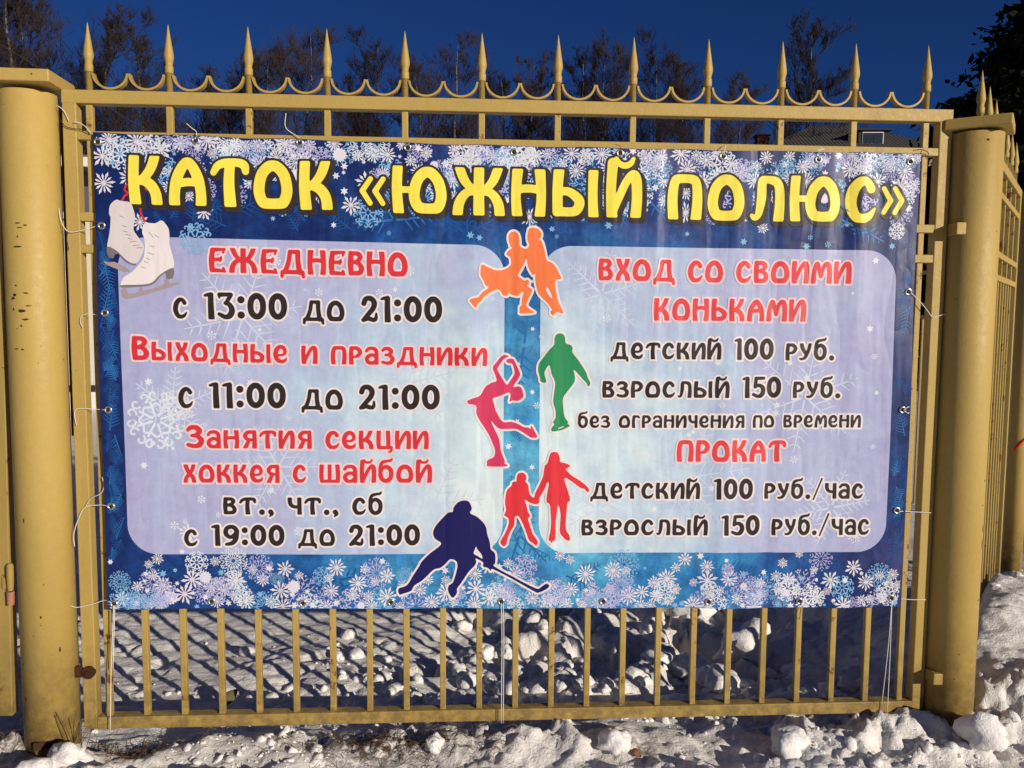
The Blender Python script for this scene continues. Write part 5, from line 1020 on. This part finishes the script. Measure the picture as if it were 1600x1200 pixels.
# hip roofed house behind the eleventh spike
def house():
    root = empty("house", (21.6, 40.5, 1.40)); root.rotation_euler = (0, 0, R(-6)); tag(root, "house with grey corrugated hip roof and dormer behind the right side of the banner", "house")
    t = NT("weathered_corrugated_roof"); v = t.coord(); wv = t.node("ShaderNodeTexWave"); wv.bands_direction = 'X'; t.l.new(v, wv.inputs[0]); wv.inputs["Scale"].default_value = 1.6; wv.inputs["Distortion"].default_value = .3
    c = t.mix(t.noise(v, 1.2, 5), (.035, .033, .030), (.062, .057, .050)); c = t.mix(t.ramp(wv.outputs[0], [(.1, .45), (.4, 0.0)]), c, (.04, .038, .036)); t.base(c); t.rough(.8); t.bump(wv.outputs[0], .6, .05); roof_m = t.m
    wall = plain("house_plaster", (.30, .25, .19), .9, .1, .15, 1.0); wood = plain("dark_timber", (.035, .028, .024), .8); white = plain("white_frame", (.65, .65, .63), .6); glass = plain("dark_glass", (.03, .035, .045), .1, .5); brick = plain("dark_red_brick", (.07, .028, .022), .9, .1, .3, 6)
    MB().box(-4.6, 4.6, 0, 8, -1.8, 8.45, .02).obj("wall", [wall], root)
    z0, z1 = 8.5, 10.75; e = .6
    A = [(-4.6 - e, -e, z0), (4.6 + e, -e, z0), (4.6 + e, 8 + e, z0), (-4.6 - e, 8 + e, z0), (-1.1, 4, z1), (1.1, 4, z1)]
    A += [(x, y, z - .12) for x, y, z in A[:4]]
    mesh("roof", A, [(0, 1, 5, 4), (1, 2, 5), (2, 3, 4, 5), (3, 0, 4), (0, 6, 7, 1), (1, 7, 8, 2), (2, 8, 9, 3), (3, 9, 6, 0), (6, 9, 8, 7)], roof_m, root)
    d = mesh("dormer", *(lambda b: (b.v, b.f))(MB().box(.25, 1.75, .55, 3.4, 8.7, 9.70, .02).box(.05, 1.95, .35, 3.6, 9.705, 9.79, .01)), wood, root)
    w_ = MB().box(.45, 1.55, .50, .548, 9.0, 9.64, .01).obj("window", [white], d); MB().box(.50, .985, .47, .497, 9.05, 9.59).box(1.015, 1.50, .47, .497, 9.05, 9.59).obj("pane", [glass], w_)
    for x, y in ((-4.1, 3.2), (3.6, 4.5)): MB().box(x - .35, x + .35, y - .35, y + .35, 8.6, 9.95 if x < 0 else 9.75, .02).box(x - .42, x + .42, y - .42, y + .42, 9.955 if x < 0 else 9.755, 10.05 if x < 0 else 9.85, .02).obj("chimney", [brick], root)
    for zz in (1.2, 4.6):
        for x in (-3.2, -1.1, 1.1, 3.2):
            f = MB().box(x - .6, x + .6, -.05, -.002, zz, zz + 1.6, .01).obj("window", [white], root); MB().box(x - .5, x + .5, -.08, -.052, zz + .1, zz + 1.5).obj("pane", [glass], f)
house()
# long low white building seen through the gap at the left
def pavilion():
    root = empty("building", (-7.6, 9.6, 0)); root.rotation_euler = (0, 0, R(3)); tag(root, "low white walled building seen through the gap beside the left post", "building")
    wall = plain("cream_white_wall", (.62, .57, .47), .9, .1, .08, .8); trim = plain("white_trim", (.70, .69, .66), .7); glass = plain("grey_reflecting_glass", (.10, .105, .11), .15, .5, .5, 1.2); dark = plain("dark_base", (.03, .028, .03), .9); roof = plain("grey_roof", (.12, .11, .10), .8)
    MB().box(0, 9.2, 0, 7, .16, 2.62, .01).obj("wall", [wall], root)
    MB().box(-.05, 9.25, -.06, 7.06, -.4, .155, .01).obj("plinth", [trim], root)
    MB().box(-.02, 9.22, -.03, 7.03, .1552, .25).obj("base_strip", [dark], root)
    MB().box(-.06, 9.26, -.08, 7.08, 2.625, 2.72, .01).obj("sill", [trim], root)
    MB().box(.1, 9.1, .06, 6.9, 2.722, 3.30).obj("window_band", [glass], root)
    for k in range(9): MB().box(.5 + k, .56 + k, .0, .058, 2.722, 3.30).obj("mullion", [trim], root)
    MB().box(-.3, 9.5, -.45, 7.4, 3.302, 3.46, .01).obj("roof", [roof], root)
    MB().box(-.3, 9.5, -.50, -.452, 3.29, 3.42, .01).obj("fascia", [trim], root)
    MB().tube([(5.2, -.12, 1.35), (8.6, -.12, 2.05)], .055, 8).obj("pipe", [dark], root, True)
pavilion()
